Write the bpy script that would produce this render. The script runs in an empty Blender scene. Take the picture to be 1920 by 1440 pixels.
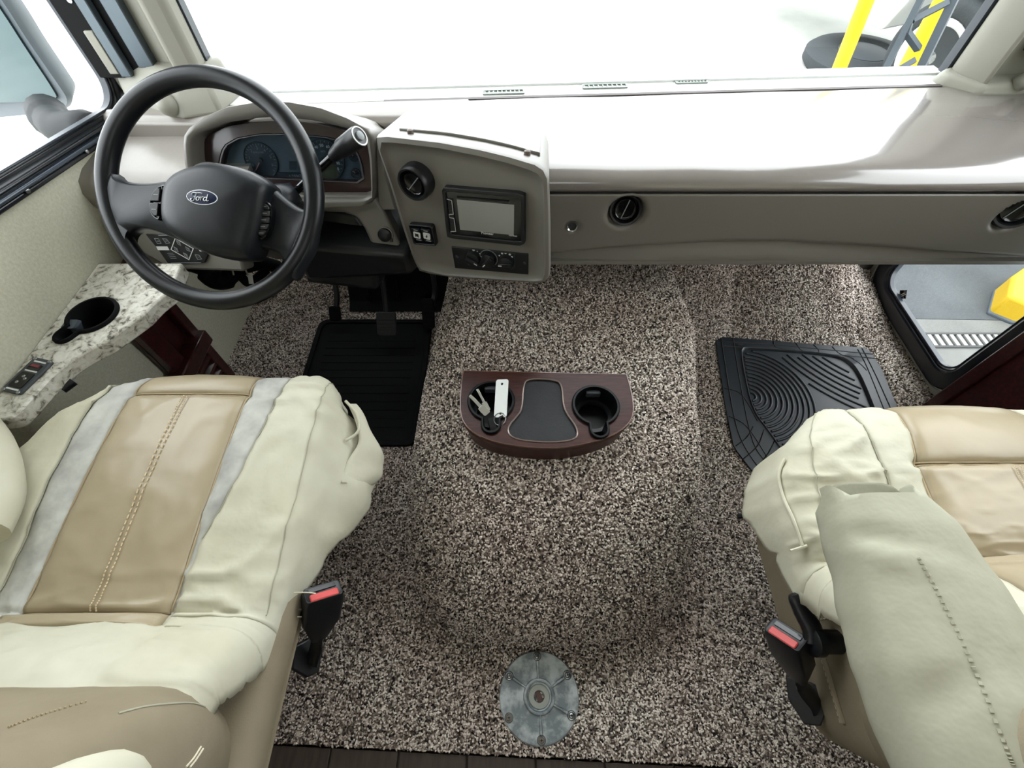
import bpy, bmesh, math, random
import numpy as np
from mathutils import Vector, Matrix, noise
random.seed(7); rng = np.random.default_rng(7)
S = bpy.context.scene
COL = S.collection

# ------------------------------------------------------------------ camera, world, lights, exposure
F, TH, CH = 860.0, math.radians(55.5), 1.2          # focal length in pixels of a 1920 frame, downward pitch, height above cab floor
cd = bpy.data.cameras.new('camera'); cam = bpy.data.objects.new('camera', cd); COL.objects.link(cam)
cd.sensor_width = 36; cd.lens = F/1920*36; cd.clip_start = .02; cd.clip_end = 200
cam.location = (0, 0, CH); cam.rotation_euler = (math.pi/2-TH, 0, 0)
S.camera = cam
W = bpy.data.worlds.new('overcast'); S.world = W; W.use_nodes = True
bg = W.node_tree.nodes['Background']; bg.inputs[0].default_value = (.93, .98, 1, 1); bg.inputs[1].default_value = 6.2
def area(name, loc, rot, sx, sy, e, col=(1, 1, 1)):
    l = bpy.data.lights.new(name, 'AREA'); l.shape = 'RECTANGLE'; l.size = sx; l.size_y = sy; l.energy = e; l.color = col
    o = bpy.data.objects.new(name, l); o.location = loc; o.rotation_euler = rot; COL.objects.link(o); return o
area('rear_area_light', (-.1, -1.3, 1.9), (math.radians(16), 0, 0), 1.4, 1.0, 12, (1, 1, .98))  # added overhead area light for the unseen living area behind the camera
S.view_settings.view_transform = 'Standard'; S.view_settings.look = 'None'
S.view_settings.exposure = 0; S.view_settings.gamma = 1; S.view_settings.use_curve_mapping = False

# ------------------------------------------------------------------ helpers
V = Vector
CO, SI = math.cos(TH), math.sin(TH)
def ray(px, py):
    u = (px-960)/F; v = (720-py)/F
    return V((u, CO+v*SI, -SI+v*CO))
def at(px, py, x=None, y=None, z=None):              # where a line of sight measured in the photograph meets a wall, face or level
    d = ray(px, py)
    t = x/d.x if x is not None else y/d.y if y is not None else (z-CH)/d.z
    return V((0, 0, CH))+d*t
class Fr:                                            # a flat working face: origin, ex (right), ey (up), n (towards the viewer's side)
    def __init__(s, o, ex, n):
        s.o = V(o); s.n = V(n).normalized(); ex = V(ex); s.ex = (ex-s.n*ex.dot(s.n)).normalized(); s.ey = s.n.cross(s.ex)
    def w(s, a, b, h=0): return s.o+s.ex*a+s.ey*b+s.n*h
    def px(s, x, y, h=0):
        d = ray(x, y); o = V((0, 0, CH)); t = (s.o+s.n*h-o).dot(s.n)/d.dot(s.n); p = o+d*t-s.o
        return (p.dot(s.ex), p.dot(s.ey))
    def pts(s, L, h=0): return [s.px(x, y, h) for x, y in L]
    def shift(s, a, b, h=0): return Fr(s.w(a, b, h), s.ex, s.n)
def fr3(tl, tr, bl):
    ex = V(tr)-V(tl); n = ex.cross(V(tl)-V(bl))
    if n.y > 0: n = -n
    return Fr(tl, ex, n)
def lin(h):
    h = h.lstrip('#'); r = [int(h[i:i+2], 16)/255 for i in (0, 2, 4)]
    return tuple(c/12.92 if c <= .04045 else ((c+.055)/1.055)**2.4 for c in r)+(1,)

def thing(name, label, cat, loc=(0, 0, 0), group=None):
    o = bpy.data.objects.new(name, None); o.empty_display_size = .05; o.location = loc; COL.objects.link(o)
    o['label'] = label; o['category'] = cat
    if group: o['group'] = group
    return o
def obj(name, vf, m, parent=None, smooth=True, bev=0, seg=2, ang=35, label=None):
    me = bpy.data.meshes.new(name)
    if isinstance(vf, bpy.types.Mesh): me = vf; me.name = name
    else:
        me.from_pydata([tuple(p) for p in vf[0]], [], vf[1]); me.validate()
        bm = bmesh.new(); bm.from_mesh(me); bmesh.ops.recalc_face_normals(bm, faces=bm.faces); bm.to_mesh(me); bm.free()
    if smooth:
        me.polygons.foreach_set('use_smooth', [True]*len(me.polygons)); me.set_sharp_from_angle(angle=math.radians(ang))
    me.materials.clear(); me.materials.append(m)
    o = bpy.data.objects.new(name, me); COL.objects.link(o)
    if parent is not None:
        o.parent = parent
        if parent.parent is None and parent.type == 'EMPTY': o.matrix_parent_inverse = Matrix.Translation(-parent.location)
    if bev:
        b = o.modifiers.new('bevel', 'BEVEL'); b.width = bev; b.segments = seg; b.limit_method = 'ANGLE'; b.angle_limit = math.radians(30); b.harden_normals = False
    if label: o['label'] = label
    return o
def struct(name, vf, m, parent=None, **k):
    o = obj(name, vf, m, parent, **k)
    if parent is None: o['kind'] = 'structure'
    return o
def tag(o, label, cat, group=None):
    o['label'] = label; o['category'] = cat
    if group: o['group'] = group
    return o
def join(*L):
    v = []; f = []
    for a, b in L:
        n = len(v); v += list(a); f += [tuple(i+n for i in q) for q in b]
    return v, f
def box(x0, y0, z0, x1, y1, z1):
    v = [(x, y, z) for z in (z0, z1) for y in (y0, y1) for x in (x0, x1)]
    return v, [(0, 2, 3, 1), (4, 5, 7, 6), (0, 1, 5, 4), (2, 6, 7, 3), (0, 4, 6, 2), (1, 3, 7, 5)]
def fbox(fr, a0, b0, h0, a1, b1, h1):
    v, f = box(a0, b0, h0, a1, b1, h1); return [fr.w(*p) for p in v], f
def rings(R, cap0=True, cap1=True, closed=True):
    n = len(R[0]); v = [p for r in R for p in r]; f = []
    for k in range(len(R)-1):
        for i in range(n if closed else n-1):
            j = (i+1) % n; f.append((k*n+i, k*n+j, (k+1)*n+j, (k+1)*n+i))
    if cap0: f.append(tuple(range(n))[::-1])
    if cap1: f.append(tuple((len(R)-1)*n+i for i in range(n)))
    return v, f
def plate(fr, out, h0, h1): return rings([[fr.w(a, b, h0) for a, b in out], [fr.w(a, b, h1) for a, b in out]])
def dome(fr, out, prof):                             # rings of an outline: (inset scale about its centre, height)
    ca = sum(p[0] for p in out)/len(out); cb = sum(p[1] for p in out)/len(out)
    return rings([[fr.w(ca+(a-ca)*s, cb+(b-cb)*s, h) for a, b in out] for s, h in prof])
def lathe(fr, prof, n=28, cap0=True, cap1=True, sx=1, sy=1):
    return rings([[fr.w(sx*r*math.cos(2*math.pi*i/n), sy*r*math.sin(2*math.pi*i/n), h) for i in range(n)] for r, h in prof], cap0, cap1)
def loopstrip(R, n=None):                            # closed solid from loops that return to the first (a frame, a ring)
    n = len(R[0]); v = [p for r in R for p in r]; f = []; K = len(R)
    for k in range(K):
        for i in range(n):
            j = (i+1) % n; k2 = (k+1) % K; f.append((k*n+i, k*n+j, k2*n+j, k2*n+i))
    return v, f
def ringplate(fr, out, inn, h0, h1):
    return loopstrip([[fr.w(a, b, h0) for a, b in out], [fr.w(a, b, h1) for a, b in out], [fr.w(a, b, h1) for a, b in inn], [fr.w(a, b, h0) for a, b in inn]])
def rrect(a0, b0, a1, b1, r, n=5):
    P = []
    for cx, cy, s in ((a1-r, b1-r, 0), (a0+r, b1-r, 1), (a0+r, b0+r, 2), (a1-r, b0+r, 3)):
        for i in range(n+1):
            t = (s+i/n)*math.pi/2; P.append((cx+r*math.cos(t), cy+r*math.sin(t)))
    return P
def ell(cx, cy, rx, ry, n=28, rot=0):
    c, s = math.cos(rot), math.sin(rot)
    return [(cx+rx*math.cos(t)*c-ry*math.sin(t)*s, cy+rx*math.cos(t)*s+ry*math.sin(t)*c) for t in (2*math.pi*i/n for i in range(n))]
def chaikin(P, k=2):
    for _ in range(k):
        Q = []
        for i in range(len(P)):
            a = P[i]; b = P[(i+1) % len(P)]
            Q += [(a[0]*.75+b[0]*.25, a[1]*.75+b[1]*.25), (a[0]*.25+b[0]*.75, a[1]*.25+b[1]*.75)]
        P = Q
    return P
def polar(P, n=64, c=None):                          # resample a star-shaped outline at equal angles
    c = c or (sum(p[0] for p in P)/len(P), sum(p[1] for p in P)/len(P)); out = []
    for i in range(n):
        t = 2*math.pi*i/n; d = (math.cos(t), math.sin(t)); best = 0
        for k in range(len(P)):
            a = P[k]; b = P[(k+1) % len(P)]; ex, ey = b[0]-a[0], b[1]-a[1]; den = d[0]*ey-d[1]*ex
            if abs(den) < 1e-12: continue
            ax, ay = a[0]-c[0], a[1]-c[1]; r = (ax*ey-ay*ex)/den; q = (ax*d[1]-ay*d[0])/den
            if -1e-9 <= q <= 1+1e-9 and r > best: best = r
        out.append((c[0]+best*d[0], c[1]+best*d[1]))
    return out
def scl(P, s, sy=None):
    ca = sum(p[0] for p in P)/len(P); cb = sum(p[1] for p in P)/len(P); sy = sy or s
    return [(ca+(a-ca)*s, cb+(b-cb)*sy) for a, b in P]
def cr(P, n=6, closed=False):                        # Catmull-Rom through points
    P = [V(p) for p in P]; N = len(P); out = []
    for i in range(N if closed else N-1):
        g = (lambda k: P[k % N]) if closed else (lambda k: P[min(max(k, 0), N-1)])
        a, b, c, d = g(i-1), g(i), g(i+1), g(i+2)
        for j in range(n):
            t = j/n; out.append(.5*((2*b)+(c-a)*t+(2*a-5*b+4*c-d)*t*t+(3*b-a-3*c+d)*t**3))
    if not closed: out.append(P[-1])
    return out
def tube(P, r, n=10, closed=False, flat=1.0, up=None):
    P = [V(p) for p in P]; N = len(P); R = []; ref = None
    for i in range(N):
        t = ((P[(i+1) % N]-P[i-1]) if closed else (P[min(i+1, N-1)]-P[max(i-1, 0)])).normalized()
        if ref is None:
            ref = V(up) if up is not None else (V((0, 0, 1)) if abs(t.z) < .9 else V((1, 0, 0)))
        ref = (ref-t*ref.dot(t)).normalized(); b = t.cross(ref); rr = r[i] if isinstance(r, (list, tuple)) else r
        R.append([P[i]+ref*(rr*flat*math.cos(2*math.pi*k/n))+b*(rr*math.sin(2*math.pi*k/n)) for k in range(n)])
    return loopstrip(R) if closed else rings(R)
def grid(fn, nu, nv):
    v = [fn(i/nu, j/nv) for j in range(nv+1) for i in range(nu+1)]
    return v, [(j*(nu+1)+i, j*(nu+1)+i+1, (j+1)*(nu+1)+i+1, (j+1)*(nu+1)+i) for j in range(nv) for i in range(nu)]
def solidify(o, t, off=-1):
    m = o.modifiers.new('thickness', 'SOLIDIFY'); m.thickness = t; m.offset = off; return o
def text(fr, s, a, b, size, m, parent, name='lettering', h=.0004, shear=0, ext=.0002, align='CENTER', sx=1):
    c = bpy.data.curves.new('t', 'FONT'); c.body = s; c.size = size; c.align_x = align; c.align_y = 'CENTER'; c.extrude = ext; c.shear = shear; c.resolution_u = 3
    o = bpy.data.objects.new('t', c); me = bpy.data.meshes.new_from_object(o); bpy.data.objects.remove(o)
    for q in me.vertices: q.co = fr.w(a+q.co.x*sx, b+q.co.y, h+q.co.z)
    return obj(name, me, m, parent, smooth=False)
def lerp(T, x):
    if x <= T[0][0]: return T[0][1]
    for (a, p), (b, q) in zip(T, T[1:]):
        if x <= b: return p+(q-p)*(x-a)/(b-a)
    return T[-1][1]
def sstep(a, b, x):
    t = min(max((x-a)/(b-a), 0), 1); return t*t*(3-2*t)

# ------------------------------------------------------------------ materials
MATS = {}
def mat(name, col, rough=.5, spec=.5, metal=0, coat=0, bump=0, bscale=200, var=0, vscale=20, col2=None, detail=4, stretch=None, bdist=.002, coatr=.1):
    m = bpy.data.materials.new(name); m.use_nodes = True; nt = m.node_tree; N = nt.nodes; L = nt.links; b = N['Principled BSDF']
    c = lin(col); b.inputs['Base Color'].default_value = c; b.inputs['Roughness'].default_value = rough; b.inputs['Metallic'].default_value = metal
    b.inputs['Specular IOR Level'].default_value = spec; b.inputs['Coat Weight'].default_value = coat; b.inputs['Coat Roughness'].default_value = coatr
    tc = N.new('ShaderNodeTexCoord'); src = tc.outputs['Object']
    if stretch:
        mp = N.new('ShaderNodeMapping'); mp.inputs['Scale'].default_value = stretch; L.new(src, mp.inputs[0]); src = mp.outputs[0]
    if col2:
        n = N.new('ShaderNodeTexNoise'); n.inputs['Scale'].default_value = vscale; n.inputs['Detail'].default_value = detail; n.inputs['Roughness'].default_value = .6
        L.new(src, n.inputs['Vector']); r = N.new('ShaderNodeValToRGB')
        r.color_ramp.elements[0].color = c; r.color_ramp.elements[1].color = lin(col2); r.color_ramp.elements[0].position = .5-var; r.color_ramp.elements[1].position = .5+var
        L.new(n.outputs['Fac'], r.inputs[0]); L.new(r.outputs[0], b.inputs['Base Color'])
    if bump:
        n = N.new('ShaderNodeTexNoise'); n.inputs['Scale'].default_value = bscale; n.inputs['Detail'].default_value = 3; L.new(src, n.inputs['Vector'])
        bp = N.new('ShaderNodeBump'); bp.inputs['Strength'].default_value = bump; bp.inputs['Distance'].default_value = bdist
        L.new(n.outputs['Fac'], bp.inputs['Height']); L.new(bp.outputs[0], b.inputs['Normal'])
    MATS[name] = m; return m
def glass(name, tint=(1, 1, 1), refl=.06):
    m = bpy.data.materials.new(name); m.use_nodes = True; nt = m.node_tree; N = nt.nodes; L = nt.links; N.remove(N['Principled BSDF'])
    t = N.new('ShaderNodeBsdfTransparent'); t.inputs[0].default_value = tint+(1,); g = N.new('ShaderNodeBsdfGlossy'); g.inputs['Roughness'].default_value = .02
    fz = N.new('ShaderNodeFresnel'); fz.inputs['IOR'].default_value = 1.3; mx = N.new('ShaderNodeMixShader')
    mm = N.new('ShaderNodeMath'); mm.operation = 'MULTIPLY'; mm.inputs[1].default_value = refl/.06; L.new(fz.outputs[0], mm.inputs[0])
    ge = N.new('ShaderNodeNewGeometry'); iv = N.new('ShaderNodeMath'); iv.operation = 'SUBTRACT'; iv.inputs[0].default_value = 1; L.new(ge.outputs['Backfacing'], iv.inputs[1])   # reflect at the outer face only
    m2 = N.new('ShaderNodeMath'); m2.operation = 'MULTIPLY'; L.new(mm.outputs[0], m2.inputs[0]); L.new(iv.outputs[0], m2.inputs[1]); L.new(m2.outputs[0], mx.inputs[0])
    L.new(t.outputs[0], mx.inputs[1]); L.new(g.outputs[0], mx.inputs[2]); L.new(mx.outputs[0], N['Material Output'].inputs[0]); return m

PLASTIC = mat('taupe_plastic', '#6f6c65', .42, .6, coat=.25, coatr=.3, bump=.25, bscale=900, bdist=.0006)
VINYL = mat('taupe_vinyl_pad', '#7b7671', .22, .6, coat=1.0, coatr=.1, bump=.2, bscale=12, bdist=.004)
PILLAR = mat('pillar_plastic', '#8a897e', .5, .4, bump=.15, bscale=700, bdist=.0005)
BLACK = mat('black_plastic', '#16181b', .38, .5, bump=.1, bscale=800, bdist=.0004)
WHEEL = mat('black_wheel_leather', '#0d1014', .33, .35, bump=.2, bscale=700, bdist=.0005)
HUB = mat('charcoal_hub_plastic', '#11151a', .38, .32, bump=.3, bscale=900, bdist=.0005)
GLOSSB = mat('gloss_black', '#0c0e10', .12, .5)
RUBBER = mat('black_rubber', '#08090a', .7, .15, bump=.2, bscale=600, bdist=.0005)
MATR = mat('charcoal_rubber_mat', '#272c32', .42, .5, bump=.2, bscale=500, bdist=.0005)
BFRAME = mat('black_window_frame', '#10141b', .3, .5)
BURG = mat('burgundy_wood', '#4a1e1c', .28, .5, coat=.4, col2='#25100f', var=.2, vscale=12, stretch=(1, 8, 8))
BEZW = mat('dark_cherry_wood', '#201314', .3, .5, coat=.5, col2='#2e1918', var=.2, vscale=14, stretch=(1, 1, 8))
TRAYW = mat('walnut_veneer', '#43211a', .4, .25, coat=.12, coatr=.25, col2='#2a130e', var=.18, vscale=9, stretch=(3, 24, 24))
WALLP = mat('woven_wallpaper', '#c6c4b3', .85, .2, bump=.5, bscale=260, col2='#b0ae9a', var=.25, vscale=170, bdist=.001)
CREAM = mat('cream_seat_cover', '#cfcdbc', .62, .25, bump=.35, bscale=26, col2='#bdb9a2', var=.3, vscale=7, bdist=.006)
CREAMW = mat('pale_cover_panel', '#c8c9c1', .6, .25, bump=.4, bscale=30, col2='#9d9c97', var=.2, vscale=18, bdist=.006, detail=3)
TAN = mat('tan_leatherette', '#ad9f85', .3, .4, bump=.25, bscale=14, col2='#9f9278', var=.3, vscale=6, bdist=.005)
SUEDE = mat('beige_suede', '#968b77', .85, .15, bump=.3, bscale=400, col2='#837864', var=.3, vscale=9, bdist=.001)
THREAD = mat('cream_thread', '#e4dcc4', .7, .2)
SEAM = mat('tan_seam', '#ab9b7e', .7, .2)
THREAD2 = mat('cover_seam', '#a9a794', .8, .2)
RED = mat('red_button', '#cf4f4d', .4, .4)
METAL = mat('cast_aluminium', '#c0c8ca', .45, .5, metal=.2, bump=.2, bscale=300, col2='#7d868a', var=.10, vscale=30, bdist=.0006)
STEEL = mat('steel', '#9fa2a4', .3, .5, metal=1)
CHROME = mat('chrome', '#d8d9da', .12, .5, metal=1)
ALU = mat('grey_aluminium_track', '#566067', .35, .5, metal=.5)
VINYL2 = mat('taupe_side_vinyl', '#827d76', .36, .45, coat=.35, coatr=.3, bump=.3, bscale=22, bdist=.004)
CUPB = mat('cup_black', '#07080a', .38, .22)
WHITEP = mat('white_print', '#d8dad8', .5, .3)
GREYP = mat('grey_print', '#8d9294', .5, .3)
SCREEN = mat('dark_screen', '#8b8c88', .16, .6)
LENSB = mat('cluster_backing', '#4d565d', .35, .5)
DIAL = mat('dial_face', '#2d353c', .4, .4)
OLIVE = mat('olive_display', '#4a4a38', .4, .4)
PLANKM = mat('dark_plank', '#4a4038', .45, .4, col2='#382f29', var=.2, vscale=9, stretch=(12, 1.5, 1))
YELLOW = mat('yellow_paint', '#c8a60e', .5, .4)
DGREY = mat('dark_grey_steel', '#3c444a', .5, .4)
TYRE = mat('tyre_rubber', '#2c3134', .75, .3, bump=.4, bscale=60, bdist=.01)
WHITE = mat('white_bodywork', '#e4e8e6', .3, .5)
CONC = mat('pale_concrete', '#c9c9c4', .85, .2, bump=.2, bscale=30, col2='#b8b9b5', var=.2, vscale=2.2)
CONCD = mat('grey_asphalt', '#3c3f41', .85, .2, bump=.4, bscale=60, col2='#484c4e', var=.2, vscale=3)
CONCM = mat('drain_concrete', '#656663', .85, .2, bump=.3, bscale=40, col2='#5a5b59', var=.2, vscale=4)
CEIL = mat('pale_ceiling', '#b9b5aa', .9, .1)
GLASS = glass('clear_glass')
LENS = glass('lens_glass', (.8, .85, .88), .05)

def granite():
    m = mat('speckled_granite', '#c9c6b8', .3, .5); nt = m.node_tree; N = nt.nodes; L = nt.links; b = N['Principled BSDF']
    tc = N.new('ShaderNodeTexCoord'); n1 = N.new('ShaderNodeTexNoise'); n1.inputs['Scale'].default_value = 62; n1.inputs['Detail'].default_value = 7; n1.inputs['Roughness'].default_value = .65; n1.inputs['Distortion'].default_value = .6
    L.new(tc.outputs['Object'], n1.inputs['Vector']); r = N.new('ShaderNodeValToRGB'); e = r.color_ramp.elements
    e[0].position = .30; e[0].color = lin('#34302c'); e[1].position = .66; e[1].color = lin('#e0dfd6')
    for p, c in ((.38, '#6a655d'), (.44, '#b2aea1'), (.52, '#d0cec2')):
        x = e.new(p); x.color = lin(c)
    L.new(n1.outputs['Fac'], r.inputs[0]); L.new(r.outputs[0], b.inputs['Base Color']); return m
GRANITE = granite()
def pilemat():
    m = bpy.data.materials.new('carpet_yarn'); m.use_nodes = True; nt = m.node_tree; b = nt.nodes['Principled BSDF']; b.inputs['Roughness'].default_value = .95; b.inputs['Specular IOR Level'].default_value = .1
    a = nt.nodes.new('ShaderNodeAttribute'); a.attribute_name = 'yarn'; nt.links.new(a.outputs['Color'], b.inputs['Base Color']); return m
PILE = pilemat()
CARPET = mat('carpet_backing', '#6a6058', .95, .1, bump=.8, bscale=260, col2='#a8998c', var=.12, vscale=230, detail=2, bdist=.004)

# ------------------------------------------------------------------ floor, carpet, walls
XL, XR = -.93, 1.30
def toe(x, y):                                       # carpet height: flat, rising to the toe boards and the wheel-arch side
    z = 0
    z = max(z, (y-lerp([(.55, .93), (.70, 1.0), (.75, 1.04)], x))*lerp([(.6, .9), (.8, .8)], x)) if x > .2 else max(z, (y-1.16)*1.1)
    if x > 1.12 and y > .5:
        z *= 1-sstep(1.10, 1.29, x)*.75; e = sstep(1.16, 1.3, x)*.015; z += e+.004*math.sin((x-1.12)*2*math.pi/.022)*sstep(1.12, 1.14, x)*(1-sstep(1.2, 1.24, x))*sstep(.75, .9, y)
    return z
floor = struct('floor', box(XL-.05, -2.6, -.08, XR+.05, 1.35, -.012), mat('subfloor', '#3a332d', .8))
def seamy(x): return -.094-.04*x
carpet = obj('carpet', grid(lambda u, v: (XL+(XR-XL)*u, seamy(XL+(XR-XL)*u)+(1.33-seamy(XL+(XR-XL)*u))*v, toe(XL+(XR-XL)*u, -.1+1.43*v)), 150, 100), CARPET, floor, ang=80)
for i in range(16):
    x = XL+i*.14
    obj('plank', rings([[(x, -2.5, -.012), (x+.136, -2.5, -.012), (x+.136, seamy(x+.136)-.004, -.012), (x, seamy(x)-.004, -.012)],
                        [(x, -2.5, -.003-.0015*(i % 2)), (x+.136, -2.5, -.003-.0015*(i % 2)), (x+.136, seamy(x+.136)-.004, -.003-.0015*(i % 2)), (x, seamy(x)-.004, -.003-.0015*(i % 2))]]), PLANKM, floor, smooth=False, bev=.0012)

def pile(name, mesh_objs, parent, dens, L=.0078, wd=.0016):
    P = []; Nn = []
    for o in mesh_objs:
        me = o.data; me.calc_loop_triangles(); n = len(me.vertices); co = np.empty(n*3); me.vertices.foreach_get('co', co); co = co.reshape(-1, 3)
        tri = np.empty(len(me.loop_triangles)*3, int); me.loop_triangles.foreach_get('vertices', tri); tri = tri.reshape(-1, 3)
        a, b, c = co[tri[:, 0]], co[tri[:, 1]], co[tri[:, 2]]; cn = np.cross(b-a, c-a); ar = np.linalg.norm(cn, axis=1)/2; k = ar > 1e-10
        a, b, c, cn, ar = a[k], b[k], c[k], cn[k], ar[k]; cnt = int(ar.sum()*dens); idx = rng.choice(len(ar), cnt, p=ar/ar.sum())
        u, v = rng.random(cnt), rng.random(cnt); s = u+v > 1; u[s], v[s] = 1-u[s], 1-v[s]
        p = a[idx]+(b-a)[idx]*u[:, None]+(c-a)[idx]*v[:, None]; nn = cn[idx]/np.linalg.norm(cn[idx], axis=1)[:, None]; nn[nn[:, 2] < -.2] *= -1
        r = p-np.array([0, 0, CH]); dep = r[:, 1]*CO-r[:, 2]*SI; up = r[:, 1]*SI+r[:, 2]*CO
        ok = (dep > .1) & (abs(F*r[:, 0]/np.maximum(dep, .1)) < 1080) & (abs(F*up/np.maximum(dep, .1)) < 840)
        P.append(p[ok]); Nn.append(nn[ok])
    P = np.concatenate(P); Nn = np.concatenate(Nn); n = len(P)
    t = rng.normal(size=(n, 3)); t -= Nn*(t*Nn).sum(1)[:, None]; t /= np.linalg.norm(t, axis=1)[:, None]; q = np.cross(Nn, t)
    l = L*rng.uniform(.7, 1.3, n)[:, None]; w = wd*rng.uniform(.7, 1.3, n)[:, None]; hgt = rng.uniform(.0025, .006, n)[:, None]
    a0 = P-t*l*.5-Nn*.001; m1 = P-t*l*.12+Nn*hgt; m2 = P+t*l*.22+Nn*hgt*.9; a3 = P+t*l*.55+Nn*hgt*.2
    vs = np.stack([a0, m1-q*w, m1+q*w, m2-q*w, m2+q*w, a3, m1+Nn*w*.7], 1).reshape(-1, 3)
    base = (np.arange(n)*7)[:, None]
    fs = np.concatenate([base+np.array([[0, 1, 6]]), base+np.array([[0, 6, 2]]), base+np.array([[1, 3, 6]]), base+np.array([[6, 4, 2]]), base+np.array([[6, 3, 4]]), base+np.array([[3, 5, 4]])], 1).reshape(-1, 3)
    me = bpy.data.meshes.new(name); me.vertices.add(len(vs)); me.vertices.foreach_set('co', vs.ravel()); me.loops.add(fs.size); me.loops.foreach_set('vertex_index', fs.ravel().astype(np.int32))
    me.polygons.add(len(fs)); me.polygons.foreach_set('loop_start', np.arange(0, fs.size, 3, dtype=np.int32)); me.update(calc_edges=True)
    pal = np.array([lin(c) for c in ('#eadfd5', '#cec2b8', '#a6998f', '#7b7068', '#524843', '#332c29', '#1d1918')])
    ci = rng.choice(7, n, p=[.21, .23, .2, .14, .1, .08, .04]); colr = pal[ci]
    patch = np.sin(P[:, 0]*9+1.7*np.sin(P[:, 1]*7))*np.sin(P[:, 1]*11+2*np.sin(P[:, 0]*5+1))+.5*np.sin(P[:, 0]*31+P[:, 1]*17)*np.sin(P[:, 1]*29-P[:, 0]*13)   # traffic wear: browner and greyer-green areas
    colr = colr*np.clip(1+.10*patch[:, None]*np.array([1, 1, 1, 0])+.025*patch[:, None]*np.array([-1, .1, .3, 0]), .5, 1.5); colr[:, 3] = 1
    at_ = me.attributes.new('yarn', 'FLOAT_COLOR', 'POINT'); at_.data.foreach_set('color', np.repeat(colr, 7, 0).ravel())
    o = obj(name, me, PILE, parent, smooth=False); o['kind'] = 'stuff'; return o
pile('carpet_pile', [carpet], floor, 98000)

def wall_with_hole(x, y0, y1, z0, z1, holes, t):
    """slab in the y-z plane at x with rectangular openings (rounded by the window frames set in them)"""
    ys = sorted({y0, y1}|{h[0] for h in holes}|{h[2] for h in holes}); zs = sorted({z0, z1}|{h[1] for h in holes}|{h[3] for h in holes}); parts = []
    for a, b in zip(ys, ys[1:]):
        for c, d in zip(zs, zs[1:]):
            my, mz = (a+b)/2, (c+d)/2
            if any(h[0] < my < h[2] and h[1] < mz < h[3] for h in holes): continue
            parts.append(box(min(x, x+t), a, c, max(x, x+t), b, d))
    return join(*parts)
SHR = .125                                            # the driver's window drops slightly towards the front
LWIN = (.40, .690, 1.19, 1.6)        # y0, z0, y1, z1 of the opening in the left wall
RWIN = (.05, .80, 1.165, 1.6); DWIN = (.775, .065, 1.22, .58)
def cut(vf, cutter):
    """real hole: boolean difference evaluated to a mesh"""
    A = obj('a', vf, GRANITE, smooth=False); ob = []
    for c in cutter:
        B = obj('b', c, GRANITE, smooth=False); m = A.modifiers.new('x', 'BOOLEAN'); m.operation = 'DIFFERENCE'; m.object = B; m.solver = 'EXACT'; ob.append(B)
    me = bpy.data.meshes.new_from_object(A.evaluated_get(bpy.context.evaluated_depsgraph_get()))
    for o in [A]+ob: bpy.data.objects.remove(o)
    return me
struct('wall_left', cut(box(XL-.02, -2.6, -.08, XL, 1.24, 1.98), [plate(Fr((XL, 0, 0), (0, 1, 0), (1, 0, 0)), [(a, b-SHR*(a-.95)) for a, b in rrect(*LWIN, .07, 6)], -.1, .1)]), WALLP, smooth=False)
struct('wall_right', wall_with_hole(XR, -2.6, 1.30, -.08, 1.98, [RWIN, DWIN], .02), WALLP, smooth=False)
struct('wall_back', box(XL-.04, -2.64, -.08, XR+.04, -2.6, 1.98), mat('cabinet_wood', '#4a382c', .5, col2='#3a2b22', var=.2, vscale=6, stretch=(8, 8, 1)), smooth=False)
struct('ceiling', box(XL-.04, -2.64, 1.98, XR+.04, 1.34, 2.03), CEIL, smooth=False)
struct('wall_front', box(XL-.02, 1.28, -.6, XR+.04, 1.33, .62), mat('firewall_board', '#3a3734', .8), smooth=False)
# outside skin below the cab floor
struct('trim_1', join(box(XL-.06, -2.6, -.6, XL-.04, 1.36, -.08), box(XR+.04, -2.6, -.6, XR+.06, 1.36, -.08)), WHITE, smooth=False)

# ------------------------------------------------------------------ ground outside
GZ = -.95
struct('ground', box(-14, -6, GZ-.1, 14, 26, GZ), CONC, smooth=False)
asph = struct('ground', plate(Fr((0, 0, GZ), (1, 0, 0), (0, 0, 1)), [(2.22, 1.98), (6, 1.9), (6, 4.4), (2.3, 4.4)], 0, .006), CONCD, smooth=False)
struct('ground', plate(Fr((0, 0, GZ), (1, 0, 0), (0, 0, 1)), [(1.5, -1), (6, -1), (6, 1.9), (2.22, 1.975), (1.5, 2.0)], 0, .004), CONCM, smooth=False)
dr = thing('drain_grate', 'grey slotted drain grate set in the concrete outside the low door window', 'grate', (3.2, 1.78, GZ))
obj('frame', join(box(2.2, 1.735, GZ, 5.2, 1.75, GZ+.014), box(2.2, 1.835, GZ, 5.2, 1.85, GZ+.014), box(2.2, 1.75, GZ, 5.2, 1.835, GZ+.005)), mat('drain_frame', '#2a2b2b', .7), dr, smooth=False)
bar = None
for i in range(66):
    x = 2.22+i*.045
    if bar is None: bar = obj('slat', box(2.22, 1.75, GZ+.004, 2.243, 1.835, GZ+.014), mat('drain_slat', '#777875', .6), dr, smooth=False)
    else:
        c = bar.copy(); COL.objects.link(c); c.location.x = i*.045

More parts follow.
